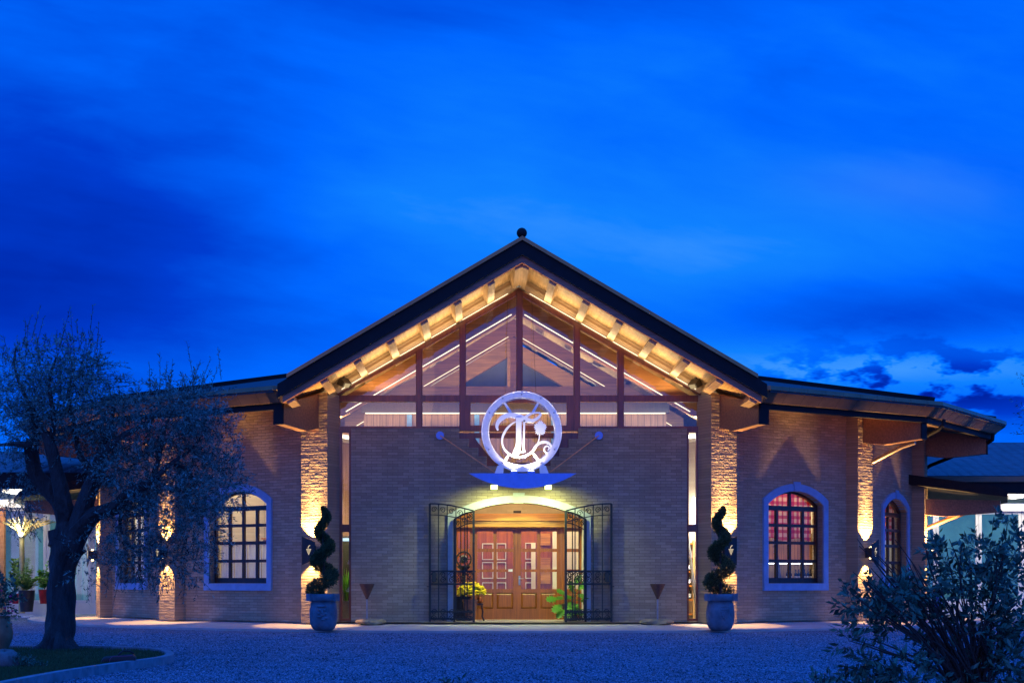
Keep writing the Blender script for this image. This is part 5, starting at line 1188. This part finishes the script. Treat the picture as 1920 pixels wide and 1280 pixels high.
def potted(name, label_pot, label_plant, px_, py_, y, ph, pr, potm, kind, seed, hh, spread, leafm):
    b = at(px_, py_, y); t = thing('plant_pot', label_pot, 'pot', (b.x, y, b.z))
    MB().lathe([(0.001, 0), (pr * 0.72, 0), (pr, ph), (pr * 0.9, ph), (0.001, ph * 0.9)], (0, 0, 0), 20).build('body', potm, t, smooth=True, local=True)
    t = thing(name, label_plant, 'plant', (b.x, y, b.z + ph * 0.92)); c = np.array([b.x, y, b.z + ph]); rg = np.random.default_rng(seed); parts = []
    st = MB()
    for i in range(kind):
        a = rg.uniform(0, 6.28); k = rg.uniform(0.25, 1.0); tip = np.array([math.cos(a) * spread * k, math.sin(a) * spread * k * 0.8, hh * rg.uniform(0.45, 1.0) * (1.05 - 0.5 * k * k)])
        mid = tip * np.array([0.45, 0.45, 0.75]); f = np.linspace(0.15, 1, 16)[:, None]; pts = c + 2 * f * (1 - f) * mid + f * f * tip
        st.tube([tuple(c), tuple(c + 0.5 * mid + 0.25 * tip), tuple(c + tip)], 0.006, 4)
        side = np.cross(tip, [0, 0, 1]); side /= np.linalg.norm(side) + 1e-6
        for s_ in (-1, 1): parts.append(leaves_mesh(pts, side * s_ + tip * 0.6 + rg.normal(size=pts.shape) * 0.25 + np.array([0, 0, -0.15]), 0.13 if kind < 18 else 0.10, 0.055 if kind < 18 else 0.03, rg))
    build_leaves('foliage', leafm, parts, t); st.build('stems', leafm, t)['kind'] = 'stuff'
potted('fern', 'tapered dark pot with the bushy fern by the left pavilion', 'bushy green fern in the tapered dark pot', 50, 1146, LY - 1.3, 0.62, 0.24, 'dark_pot', 34, 5, 0.75, 0.62, 'fern_leaf')
potted('house_plant', 'glossy red pot left of the olive trunk', 'broad-leaved green plant in the glossy red pot', 83, 1131, LY - 0.4, 0.42, 0.17, 'red_pot', 14, 6, 0.85, 0.35, 'bright_leaf')
potted('house_plant', 'low red pot half hidden behind the fern', 'upright leafy plant in the low red pot', 30, 1131, LY - 0.35, 0.30, 0.15, 'red_pot', 12, 7, 1.15, 0.22, 'fern_leaf')
rg = random.Random(9); pb = MB()
for i in range(150):
    q = at(rg.uniform(24, 92), rg.uniform(1142, 1149), LY - rg.uniform(0.6, 1.9)); s_ = rg.uniform(0.03, 0.075)
    pb.ball((q.x, q.y, ZG + 0.03), s_, 6, (1.3, 1.1, 0.6))
tag(pb.build('pebbles', 'pebble', smooth=True), kind='stuff')
p = at(1757, 1167, 5.0); t = thing('litter_bin', 'slim blue litter bin half hidden by the dark shrub', 'bin', (p.x, 5.0, p.z)); MB().lathe([(0.001, 0), (0.115, 0), (0.125, 0.78), (0.11, 0.80), (0.001, 0.81)], (0, 0, 0), 20).build('body', 'bin_blue', t, smooth=True, local=True); MB().lathe([(0.13, 0.80), (0.13, 0.83), (0.06, 0.88), (0.001, 0.88)], (0, 0, 0), 20).build('lid', 'lamp_metal', t, smooth=True, local=True)

# ------------------------------------------------------------------ lawn island with the olive tree
def gpt(px_, py_, z=ZG):
    d = (CZ - z) * F / (py_ - PY); return Vector((CX + (px_ - PX) * d / F, d - CD, z))
edge = [(-420, 1228), (-150, 1223), (60, 1221.5), (150, 1222), (230, 1224), (290, 1227.5), (316, 1232), (326, 1237.5), (320, 1243), (290, 1249), (220, 1259), (130, 1274), (40, 1292), (-80, 1320), (-260, 1370), (-480, 1440)]
E_ = [gpt(a, b) for a, b in edge]
EP = [Vector((*q, 0)) for q in catmull([(p.x, p.y) for p in E_], 5)]
cen = sum(EP, Vector()) / len(EP)
kb = MB(); n = len(EP); vs = []
for i, p in enumerate(EP):
    d = EP[(i + 1) % n] - EP[i - 1]; nn = Vector((-d.y, d.x, 0)).normalized()
    if nn.dot(cen - p) < 0: nn = -nn
    q = p + nn * 0.11; vs += [(p.x, p.y, ZG - 0.05), (p.x, p.y, ZG + 0.11), (q.x, q.y, ZG + 0.11), (q.x, q.y, ZG - 0.05)]
kb.add(vs, [(i * 4 + k, i * 4 + k + 1, (i + 1) % n * 4 + k + 1, (i + 1) % n * 4 + k) for i in range(n) for k in range(3)])
tag(kb.build('lawn_kerb', 'kerb_stone'), kind='structure')
inn = [Vector((vs[i * 4 + 2][0], vs[i * 4 + 2][1], ZG + 0.055)) for i in range(n)]
ls = MB(); ls.add(inn, [tuple(range(n))]); tag(ls.build('lawn', 'lawn_soil'), kind='structure')
def inside(x, y):
    c = False; j = n - 1
    for i in range(n):
        a, b = inn[i], inn[j]
        if (a.y > y) != (b.y > y) and x < (b.x - a.x) * (y - a.y) / (b.y - a.y) + a.x: c = not c
        j = i
    return c
rg = np.random.default_rng(21); pts = []
while len(pts) < 26000:
    q = gpt(rg.uniform(-60, 325), 1221 + 75 * rg.uniform(0, 1) ** 0.8)
    if inside(q.x, q.y): pts.append((q.x, q.y, ZG + 0.055))
base = np.array(pts); dirs = rg.normal(size=base.shape) * 0.45 + np.array([0, 0, 1.0])
tag(build_leaves('grass', 'grass_blade', [leaves_mesh(base, dirs, 0.055, 0.009, rg)], None), kind='stuff')

rg = np.random.default_rng(55); N_ = 75000
dd = 17.0 + (32.6 - 17.0) * rg.uniform(0, 1, N_) ** 1.25; uu = rg.uniform(-20, 1940, N_)
gx = CX + (uu - PX) * dd / F; gy = dd - CD; ok = np.array([not inside(a, b) for a, b in zip(gx, gy)]) & (np.hypot(gx, gy - CY) > 13.85)
gx, gy = gx[ok], gy[ok]; n_ = len(gx); sz = rg.uniform(0.004, 0.0125, n_) * rg.uniform(0.7, 1.3, n_)
oc = np.array([(1, 0, 0), (0, 1, 0), (-1, 0, 0), (0, -1, 0), (0, 0, 1), (0, 0, -1)], float)
vv = oc[None] * sz[:, None, None] * rg.uniform(0.6, 1.3, (n_, 6, 1)); vv[:, :, 2] *= 0.8; vv += np.stack([gx, gy, np.full(n_, ZG) + sz * 0.35], 1)[:, None, :]
ff = np.array([(0, 1, 4), (1, 2, 4), (2, 3, 4), (3, 0, 4), (1, 0, 5), (2, 1, 5), (3, 2, 5), (0, 3, 5)])
gs = MB(); gs.v = [tuple(p) for p in vv.reshape(-1, 3).tolist()]; gs.f = [tuple(f) for f in (ff[None] + (np.arange(n_) * 6)[:, None, None]).reshape(-1, 3).tolist()]
tag(gs.build('gravel_stones', 'stone_chips', recalc=False), kind='stuff')

def twigs_and_leaves(rg, centers, radii, counts, tlen, nleaf, llen, lwid, bias, up=0.0, shell=0.25):
    """leafy shoots scattered through ellipsoid clumps"""
    parts = []; shoots = []
    for c, r, m in zip(centers, radii, counts):
        d = rg.normal(size=(m, 3)); d /= np.linalg.norm(d, axis=1, keepdims=True)
        q = np.array(c) + d * np.array(r) * (shell + (1 - shell) * rg.uniform(0, 1, (m, 1)) ** 0.45)
        dr = d * 0.8 + rg.normal(size=(m, 3)) * 0.55 + np.array(bias); dr /= np.linalg.norm(dr, axis=1, keepdims=True)
        ln = tlen * rg.uniform(0.5, 1.35, (m, 1))
        f = np.linspace(0.08, 1.0, nleaf)
        P = q[:, None, :] + dr[:, None, :] * (ln[:, None, :] * f[None, :, None]) + np.array([0, 0, up])[None, None, :] * (f ** 2)[None, :, None] * ln[:, None, :]
        P = P.reshape(-1, 3); D = np.repeat(dr, nleaf, 0); sd = rg.normal(size=P.shape); sd -= D * np.sum(sd * D, 1, keepdims=True); sd /= np.linalg.norm(sd, axis=1, keepdims=True)
        keep = rg.uniform(0, 1, len(P)) < 0.86
        parts.append(leaves_mesh(P[keep], (D * 0.75 + sd * 0.8)[keep], llen, lwid, rg)); shoots.append((q, q + dr * ln))
    return parts, shoots
def shoot_mesh(mb, shoots, rg, share, r):
    for a, b in shoots:
        for i in range(len(a)):
            if rg.uniform() < share: mb.tube([tuple(a[i]), tuple(b[i])], [r, r * 0.5], 3, caps=False)
def limb(mb, pts, rads, rg, k=5, wob=0.16, n=10):
    P = catmull([(*p, r) for p, r in zip(pts, rads)], k); ph = [rg.uniform(0, 6.28) for _ in range(4)]
    mb.tube([Vector(q[:3]) for q in P], [max(0.004, q[3]) for q in P], n, squash=lambda i, a: 1 + wob * math.sin(3 * a + ph[0] + i * 0.12) + wob * 0.6 * math.sin(5 * a + ph[1] - i * 0.2) + wob * 0.35 * math.sin(2 * a + ph[2] + i * 0.7))
OY = gpt(112, 1226).y + 0.15
def ot(px_, py_, dy=0.0): return at(px_, py_, OY + dy)
OT = thing('olive_tree', 'old olive tree with a gnarled forked trunk on the lawn', 'tree', tuple(ot(112, 1226)))
rg0 = random.Random(31); tk = MB()
limb(tk, [ot(108, 1236), ot(109, 1222), ot(111, 1200), ot(114, 1165), ot(113, 1120), ot(114, 1080), ot(118, 1045), ot(128, 1018)], [0.46, 0.33, 0.235, 0.20, 0.185, 0.19, 0.205, 0.24], rg0, 6, 0.17, 36)
for (x, y_) in ((68, 1231), (84, 1230), (140, 1231), (152, 1228), (122, 1234), (98, 1235)): limb(tk, [ot(112, 1205, -0.05), ot((112 + x) / 2, 1219, -0.12), ot(x, y_, -0.2)], [0.15, 0.115, 0.05], rg0, 4, 0.25, 12)
limb(tk, [ot(122, 1030), ot(108, 1004), ot(104, 992)], [0.20, 0.14, 0.11], rg0, 4, 0.12, 16)                      # sawn stub
limb(tk, [ot(120, 1030), ot(128, 985, .1), ot(118, 950, .15), ot(92, 915, .2), ot(68, 885, .2), ot(60, 850, .1), ot(52, 830, 0)], [0.22, 0.17, 0.14, 0.125, 0.11, 0.10, 0.085], rg0, 6, 0.12, 16)
limb(tk, [ot(128, 980, .1), ot(118, 930, -.1), ot(105, 875, -.2), ot(96, 840, -.3), ot(84, 810, -.3)], [0.15, 0.12, 0.10, 0.085, 0.06], rg0, 6, 0.12, 14)
limb(tk, [ot(132, 1025), ot(150, 985, -.1), ot(162, 935, -.2), ot(178, 890, -.2), ot(190, 850, -.1), ot(200, 805, 0)], [0.20, 0.16, 0.135, 0.11, 0.085, 0.05], rg0, 6, 0.12, 16)
limb(tk, [ot(146, 995, -.1), ot(175, 965, -.3), ot(215, 950, -.4), ot(240, 925, -.5), ot(285, 900, -.5), ot(318, 870, -.4)], [0.15, 0.12, 0.10, 0.08, 0.055, 0.03], rg0, 6, 0.12, 14)
for pts, rd in (([(60, 850), (66, 800), (55, 760), (35, 715), (26, 680)], 0.06), ([(84, 810), (70, 780), (48, 745)], 0.05), ([(52, 832), (20, 832), (-15, 836)], 0.05), ([(200, 805), (212, 770), (205, 730)], 0.04), ([(190, 850), (235, 815), (280, 790), (300, 765)], 0.06), ([(285, 900), (300, 850), (310, 800), (330, 760)], 0.045), ([(178, 890), (150, 850), (140, 800), (128, 740), (140, 690)], 0.06), ([(96, 840), (100, 780), (92, 720), (105, 670)], 0.05), ([(240, 925), (225, 980), (240, 1020), (265, 1040)], 0.035), ([(318, 870), (350, 880), (385, 930)], 0.03), ([(318, 870), (360, 840), (390, 800)], 0.03), ([(26, 680), (30, 650)], 0.025)):
    limb(tk, [ot(a, b, rg0.uniform(-.5, .4)) for a, b in pts], [rd * (1 - 0.75 * i / (len(pts) - 1)) for i in range(len(pts))], rg0, 5, 0.1, 8)
tk.build('trunk', 'olive_bark', OT, smooth=True)
rg = np.random.default_rng(77)
cl = [(30, 720, 48, 70, 90), (85, 690, 52, 55, 100), (140, 680, 44, 48, 70), (165, 720, 55, 45, 85), (110, 745, 60, 55, 130), (15, 790, 55, 55, 90), (70, 800, 50, 45, 70), (190, 770, 45, 40, 70), (150, 800, 50, 45, 70),
      (20, 890, 40, 40, 45), (215, 810, 50, 50, 90), (265, 800, 55, 60, 140), (320, 770, 55, 50, 140), (375, 765, 45, 48, 120), (400, 830, 42, 60, 130), (345, 850, 60, 60, 170), (290, 880, 60, 60, 160), (240, 890, 50, 55, 120),
      (385, 910, 50, 55, 150), (330, 940, 60, 55, 170), (275, 970, 55, 50, 130), (370, 990, 48, 45, 100), (250, 1040, 45, 42, 70), (300, 1050, 45, 40, 60), (215, 1000, 35, 45, 50), (350, 1060, 30, 40, 30), (165, 1060, 26, 50, 22), (30, 950, 30, 25, 20), (420, 900, 30, 50, 60), (205, 860, 40, 40, 60), (55, 745, 50, 50, 70)]
k = (OY + CD) / F
C = [tuple(ot(a, b, rg.uniform(-0.5, 0.5))) for a, b, *_ in cl]; Rr = [(c[2] * k * 1.05, 0.55, c[3] * k * 1.05) for c in cl]
parts, shoots = twigs_and_leaves(rg, C, Rr, [int(c[4] * 1.65) for c in cl], 0.27, 13, 0.064, 0.018, (0.0, 0.0, 0.05), up=-0.18)
# long upright sprouts against the sky and hanging sprays
ext = [(ot(rg.uniform(20, 190), rg.uniform(640, 720), rg.uniform(-.4, .4)), Vector((rg.uniform(-.25, .45), rg.uniform(-.2, .2), 1.0))) for _ in range(26)] + \
      [(ot(150, 660), Vector((0.12, 0, 1.0))), (ot(140, 665), Vector((-0.1, 0, 1))), (ot(362, 735), Vector((0.05, 0, 1))), (ot(358, 735), Vector((0.15, 0, 0.9))), (ot(300, 735), Vector((0, 0, 1)))] + \
      [(ot(rg.uniform(170, 200), rg.uniform(680, 730)), Vector((1.0, 0, rg.uniform(-.2, .15)))) for _ in range(7)] + \
      [(ot(rg.uniform(200, 420), rg.uniform(1000, 1080), rg.uniform(-.4, .3)), Vector((rg.uniform(-.3, .3), 0, -1.0))) for _ in range(40)] + [(ot(rg.uniform(0, 60), rg.uniform(930, 960)), Vector((rg.uniform(-.2, .5), 0, -0.6))) for _ in range(14)] + \
      [(ot(rg.uniform(270, 420), rg.uniform(700, 740), rg.uniform(-.4, .4)), Vector((rg.uniform(-.3, .4), 0, 0.9))) for _ in range(8)]
tw = MB()
for b, d in ext:
    d = d.normalized(); L = rg.uniform(0.3, 0.62); f = np.linspace(0.05, 1, 20)[:, None]; P = np.array(b) + np.array(d) * L * f; sd = rg.normal(size=P.shape)
    parts.append(leaves_mesh(P, np.array(d) * 0.8 + sd * 0.5, 0.058, 0.016, rg)); tw.tube([b, b + d * L], [0.005, 0.002], 3, caps=False)
shoot_mesh(tw, shoots, rg, 0.45, 0.004)
build_leaves('crown', 'olive_leaf', parts, OT); tw.build('twigs', 'twig_bark', OT, recalc=False)['kind'] = 'stuff'

# jar with flowers, rock and bag on the lawn
p = gpt(-14, 1232, ZG + 0.06); t = thing('terracotta_jar', 'big terracotta jar at the left edge of the lawn', 'jar', tuple(p))
MB().lathe([(0.001, 0), (0.13, 0), (0.20, 0.10), (0.265, 0.26), (0.275, 0.34), (0.25, 0.46), (0.20, 0.54), (0.21, 0.57), (0.18, 0.57), (0.001, 0.5)], (0, 0, 0), 32).build('body', 'terracotta', t, smooth=True, local=True)
t = thing('flowering_plant', 'dark leafy plant with pink flowers in the big jar', 'plant', (p.x, p.y, p.z + 0.52)); rg = np.random.default_rng(8)
parts, sh = twigs_and_leaves(rg, [(p.x, p.y, p.z + 0.80), (p.x + 0.18, p.y, p.z + 0.74), (p.x + 0.10, p.y, p.z + 0.95)], [(0.28, 0.25, 0.25), (0.16, 0.16, 0.20), (0.16, 0.16, 0.14)], [70, 45, 30], 0.14, 8, 0.055, 0.032, (0, 0, 0.1))
build_leaves('foliage', 'shrub_leaf', parts, t); fb = MB()
for i in range(12): fb.ball(tuple(np.array([p.x + 0.16, p.y - 0.15, p.z + 0.80]) + rg.normal(size=3) * np.array([0.13, 0.08, 0.13])), 0.020, 8, (1, 1, 0.7))
fb.build('blossoms', 'pink_petal', t, smooth=True)['kind'] = 'stuff'
q = gpt(8, 1252, ZG + 0.06); rock('garden_rock', 'rough grey rock at the foot of the jar', (q.x, q.y, ZG + 0.14), 0.17, 0.16, 0.14, 'dark_rock', 12)
q = gpt(45, 1252, ZG + 0.06); t = thing('creeping_plant', 'low dark ground-cover plant spreading beside the rock', 'plant', tuple(q)); rg = np.random.default_rng(14)
parts, sh = twigs_and_leaves(rg, [(q.x - 0.05, q.y, q.z + 0.04), (q.x + 0.10, q.y, q.z + 0.03)], [(0.16, 0.14, 0.08), (0.14, 0.12, 0.05)], [90, 60], 0.07, 7, 0.035, 0.018, (0, 0, 0.3)); build_leaves('foliage', 'shrub_leaf', parts, t)
q = gpt(222, 1244.5, ZG + 0.06); t = thing('shoulder_bag', 'dark soft bag lying on the lawn by the kerb', 'bag', tuple(q), R_(8))
bg_ = MB(); vs = []
for i in range(13):
    f = i / 12; x = -0.215 + 0.43 * f; hh = 0.105 * (0.72 + 0.28 * f) * min(1, (f * 7 + 0.35)) * min(1, (1 - f) * 9 + 0.75); wd = 0.10
    for j in range(12): a = 2 * math.pi * j / 12; ca, sa = math.cos(a), math.sin(a); vs.append((x, wd * math.copysign(abs(ca) ** 0.6, ca), 0.002 + hh * (math.copysign(abs(sa) ** 0.6, sa) + 1) * 0.5 * 1.25))
bg_.add(vs, [(i * 12 + j, i * 12 + (j + 1) % 12, (i + 1) * 12 + (j + 1) % 12, (i + 1) * 12 + j) for i in range(12) for j in range(12)] + [tuple(range(12)), tuple(range(144, 156))]); bg_.build('body', 'bag_cloth', t, smooth=True, local=True)
MB().tube([(0.0, -0.05, 0.12), (0.06, -0.02, 0.17), (0.14, 0.0, 0.165), (0.19, 0.03, 0.13)], 0.011, 6).build('handle', 'bag_cloth', t, local=True)
MB().tube([(-0.10, -0.105, 0.02), (-0.095, -0.108, 0.07), (-0.07, -0.09, 0.10), (0.18, -0.09, 0.112)], 0.004, 5).build('piping', 'pink_trim', t, local=True)

# ------------------------------------------------------------------ foreground shrubs
def shrub(label, y, root_px, stems, clumps, seed, llen, lwid, name='shrub', nl=11, tl=0.20, dens=1.0, bias=(0, 0, 0.25)):
    g = at(root_px[0], root_px[1], y); t = thing(name, label, 'shrub', (g.x, y, ZG)); rg = np.random.default_rng(seed); r0 = random.Random(seed); sm = MB(); g = Vector((g.x, y, ZG))
    for a, b, dy in stems:
        e = at(a, b, y + dy); m1 = g.lerp(e, 0.4) + Vector((r0.uniform(-.08, .08), 0, 0.10)); m2 = g.lerp(e, 0.75) + Vector((r0.uniform(-.05, .05), 0, 0.06))
        s0 = g + Vector((r0.uniform(-.12, .12), r0.uniform(-.1, .1), 0)); limb(sm, [s0, m1, m2, e], [0.012, 0.010, 0.007, 0.003], r0, 4, 0.05, 5)
    k = (y + CD) / F
    C = [tuple(at(a, b + 10, y + rg.uniform(-0.35, 0.35))) for a, b, *_ in clumps]; Rr = [(c[2] * k * 0.75, 0.32, c[3] * k * 0.65) for c in clumps]
    parts, sh = twigs_and_leaves(rg, C, Rr, [max(3, int(c[4] * dens)) for c in clumps], tl, nl, llen, lwid, bias); shoot_mesh(sm, sh, rg, 0.7, 0.003)
    build_leaves('foliage', 'shrub_leaf', parts, t); sm.build('stems', 'twig_bark', t, recalc=False)['kind'] = 'stuff'
SYF = -22.2
stems = [(rnd.uniform(1590, 1925), rnd.uniform(1010, 1230), rnd.uniform(-.5, .5)) for _ in range(70)] + [(1890, 965, 0), (1700, 1085, 0), (1600, 1115, 0), (1590, 1200, 0), (1780, 1010, 0)]
clumps = [(1610, 1118, 40, 22, 34), (1652, 1104, 36, 22, 38), (1700, 1098, 34, 26, 44), (1690, 1128, 50, 30, 52), (1745, 1090, 40, 40, 50), (1785, 1030, 34, 34, 36), (1795, 1080, 50, 46, 50), (1850, 1030, 36, 44, 52), (1885, 985, 18, 30, 16), (1835, 1090, 45, 45, 60), (1890, 1070, 40, 50, 70), (1905, 1020, 30, 45, 46),
          (1640, 1150, 50, 30, 40), (1600, 1195, 24, 16, 12), (1610, 1230, 30, 28, 24), (1650, 1240, 40, 36, 44), (1700, 1170, 60, 40, 44), (1700, 1240, 50, 40, 40), (1770, 1150, 50, 40, 40), (1850, 1160, 60, 50, 80), (1900, 1150, 40, 60, 80), (1780, 1230, 60, 45, 50), (1860, 1240, 60, 45, 80), (1910, 1240, 40, 40, 50), (1640, 1280, 60, 24, 40), (1720, 1285, 60, 24, 40), (1830, 1290, 80, 24, 60)]
shrub('dark leafy shrub with many thin stems filling the right foreground', SYF, (1830, 1345), stems, clumps, 41, 0.082, 0.034, nl=9, tl=0.15, dens=0.56)
shrub('low leafy plant peeking over the bottom edge of the gravel', -23.5, (850, 1330), [(822, 1272, 0), (850, 1272, 0), (875, 1276, 0), (840, 1280, 0)], [(838, 1283, 24, 6, 12), (862, 1288, 18, 6, 9)], 43, 0.06, 0.022, 'low_shrub', 8, 0.09)
shrub('low leafy shoots at the bottom edge beside the big shrub', -22.6, (1545, 1330), [(1520, 1262, 0), (1545, 1268, 0), (1560, 1266, 0)], [(1530, 1272, 24, 12, 14), (1560, 1278, 22, 12, 14)], 44, 0.06, 0.022, 'low_shrub', 8, 0.10)
# second olive whose branch tips enter at the right edge
y2 = -12.0; g2 = at(2080, 1235, y2); t = thing('olive_tree', 'olive tree beyond the right edge with twig tips in the sky', 'tree', (g2.x, y2, ZG)); r0 = random.Random(3); m = MB(); rg = np.random.default_rng(6)
limb(m, [Vector((g2.x, y2, ZG)), at(2075, 1100, y2), at(2060, 980, y2), at(2040, 880, y2), at(1990, 800, y2), at(1935, 775, y2)], [0.22, 0.17, 0.14, 0.10, 0.05, 0.012], r0, 5, 0.12, 14); limb(m, [at(2060, 980, y2), at(2100, 880, y2), at(2130, 800, y2)], [0.12, 0.08, 0.04], r0, 5, 0.12, 12); m.build('trunk', 'olive_bark', t, smooth=True)
k = (y2 + CD) / F
parts, sh = twigs_and_leaves(rg, [tuple(at(a, b, y2)) for a, b in ((2000, 800), (2080, 780), (2130, 840), (2040, 740), (1965, 745))], [(60 * k, 0.5, 55 * k)] * 4 + [(22 * k, 0.3, 40 * k)], [120, 140, 120, 110, 40], 0.25, 12, 0.062, 0.017, (0, 0, 0.05))
for px_, py_, dx, dz in ((1950, 818, -1.0, 0.12), (1945, 805, -0.8, 0.6), (1940, 775, -0.5, 0.3), (1936, 745, -0.4, 0.6)):
    d = Vector((dx, 0, dz)).normalized(); f = np.linspace(0.05, 1, 16)[:, None]; P = np.array(at(px_, py_, y2)) + np.array(d) * 0.42 * f; parts.append(leaves_mesh(P, np.array(d) * 0.8 + rg.normal(size=P.shape) * 0.5, 0.06, 0.016, rg))
build_leaves('crown', 'olive_leaf', parts, t)
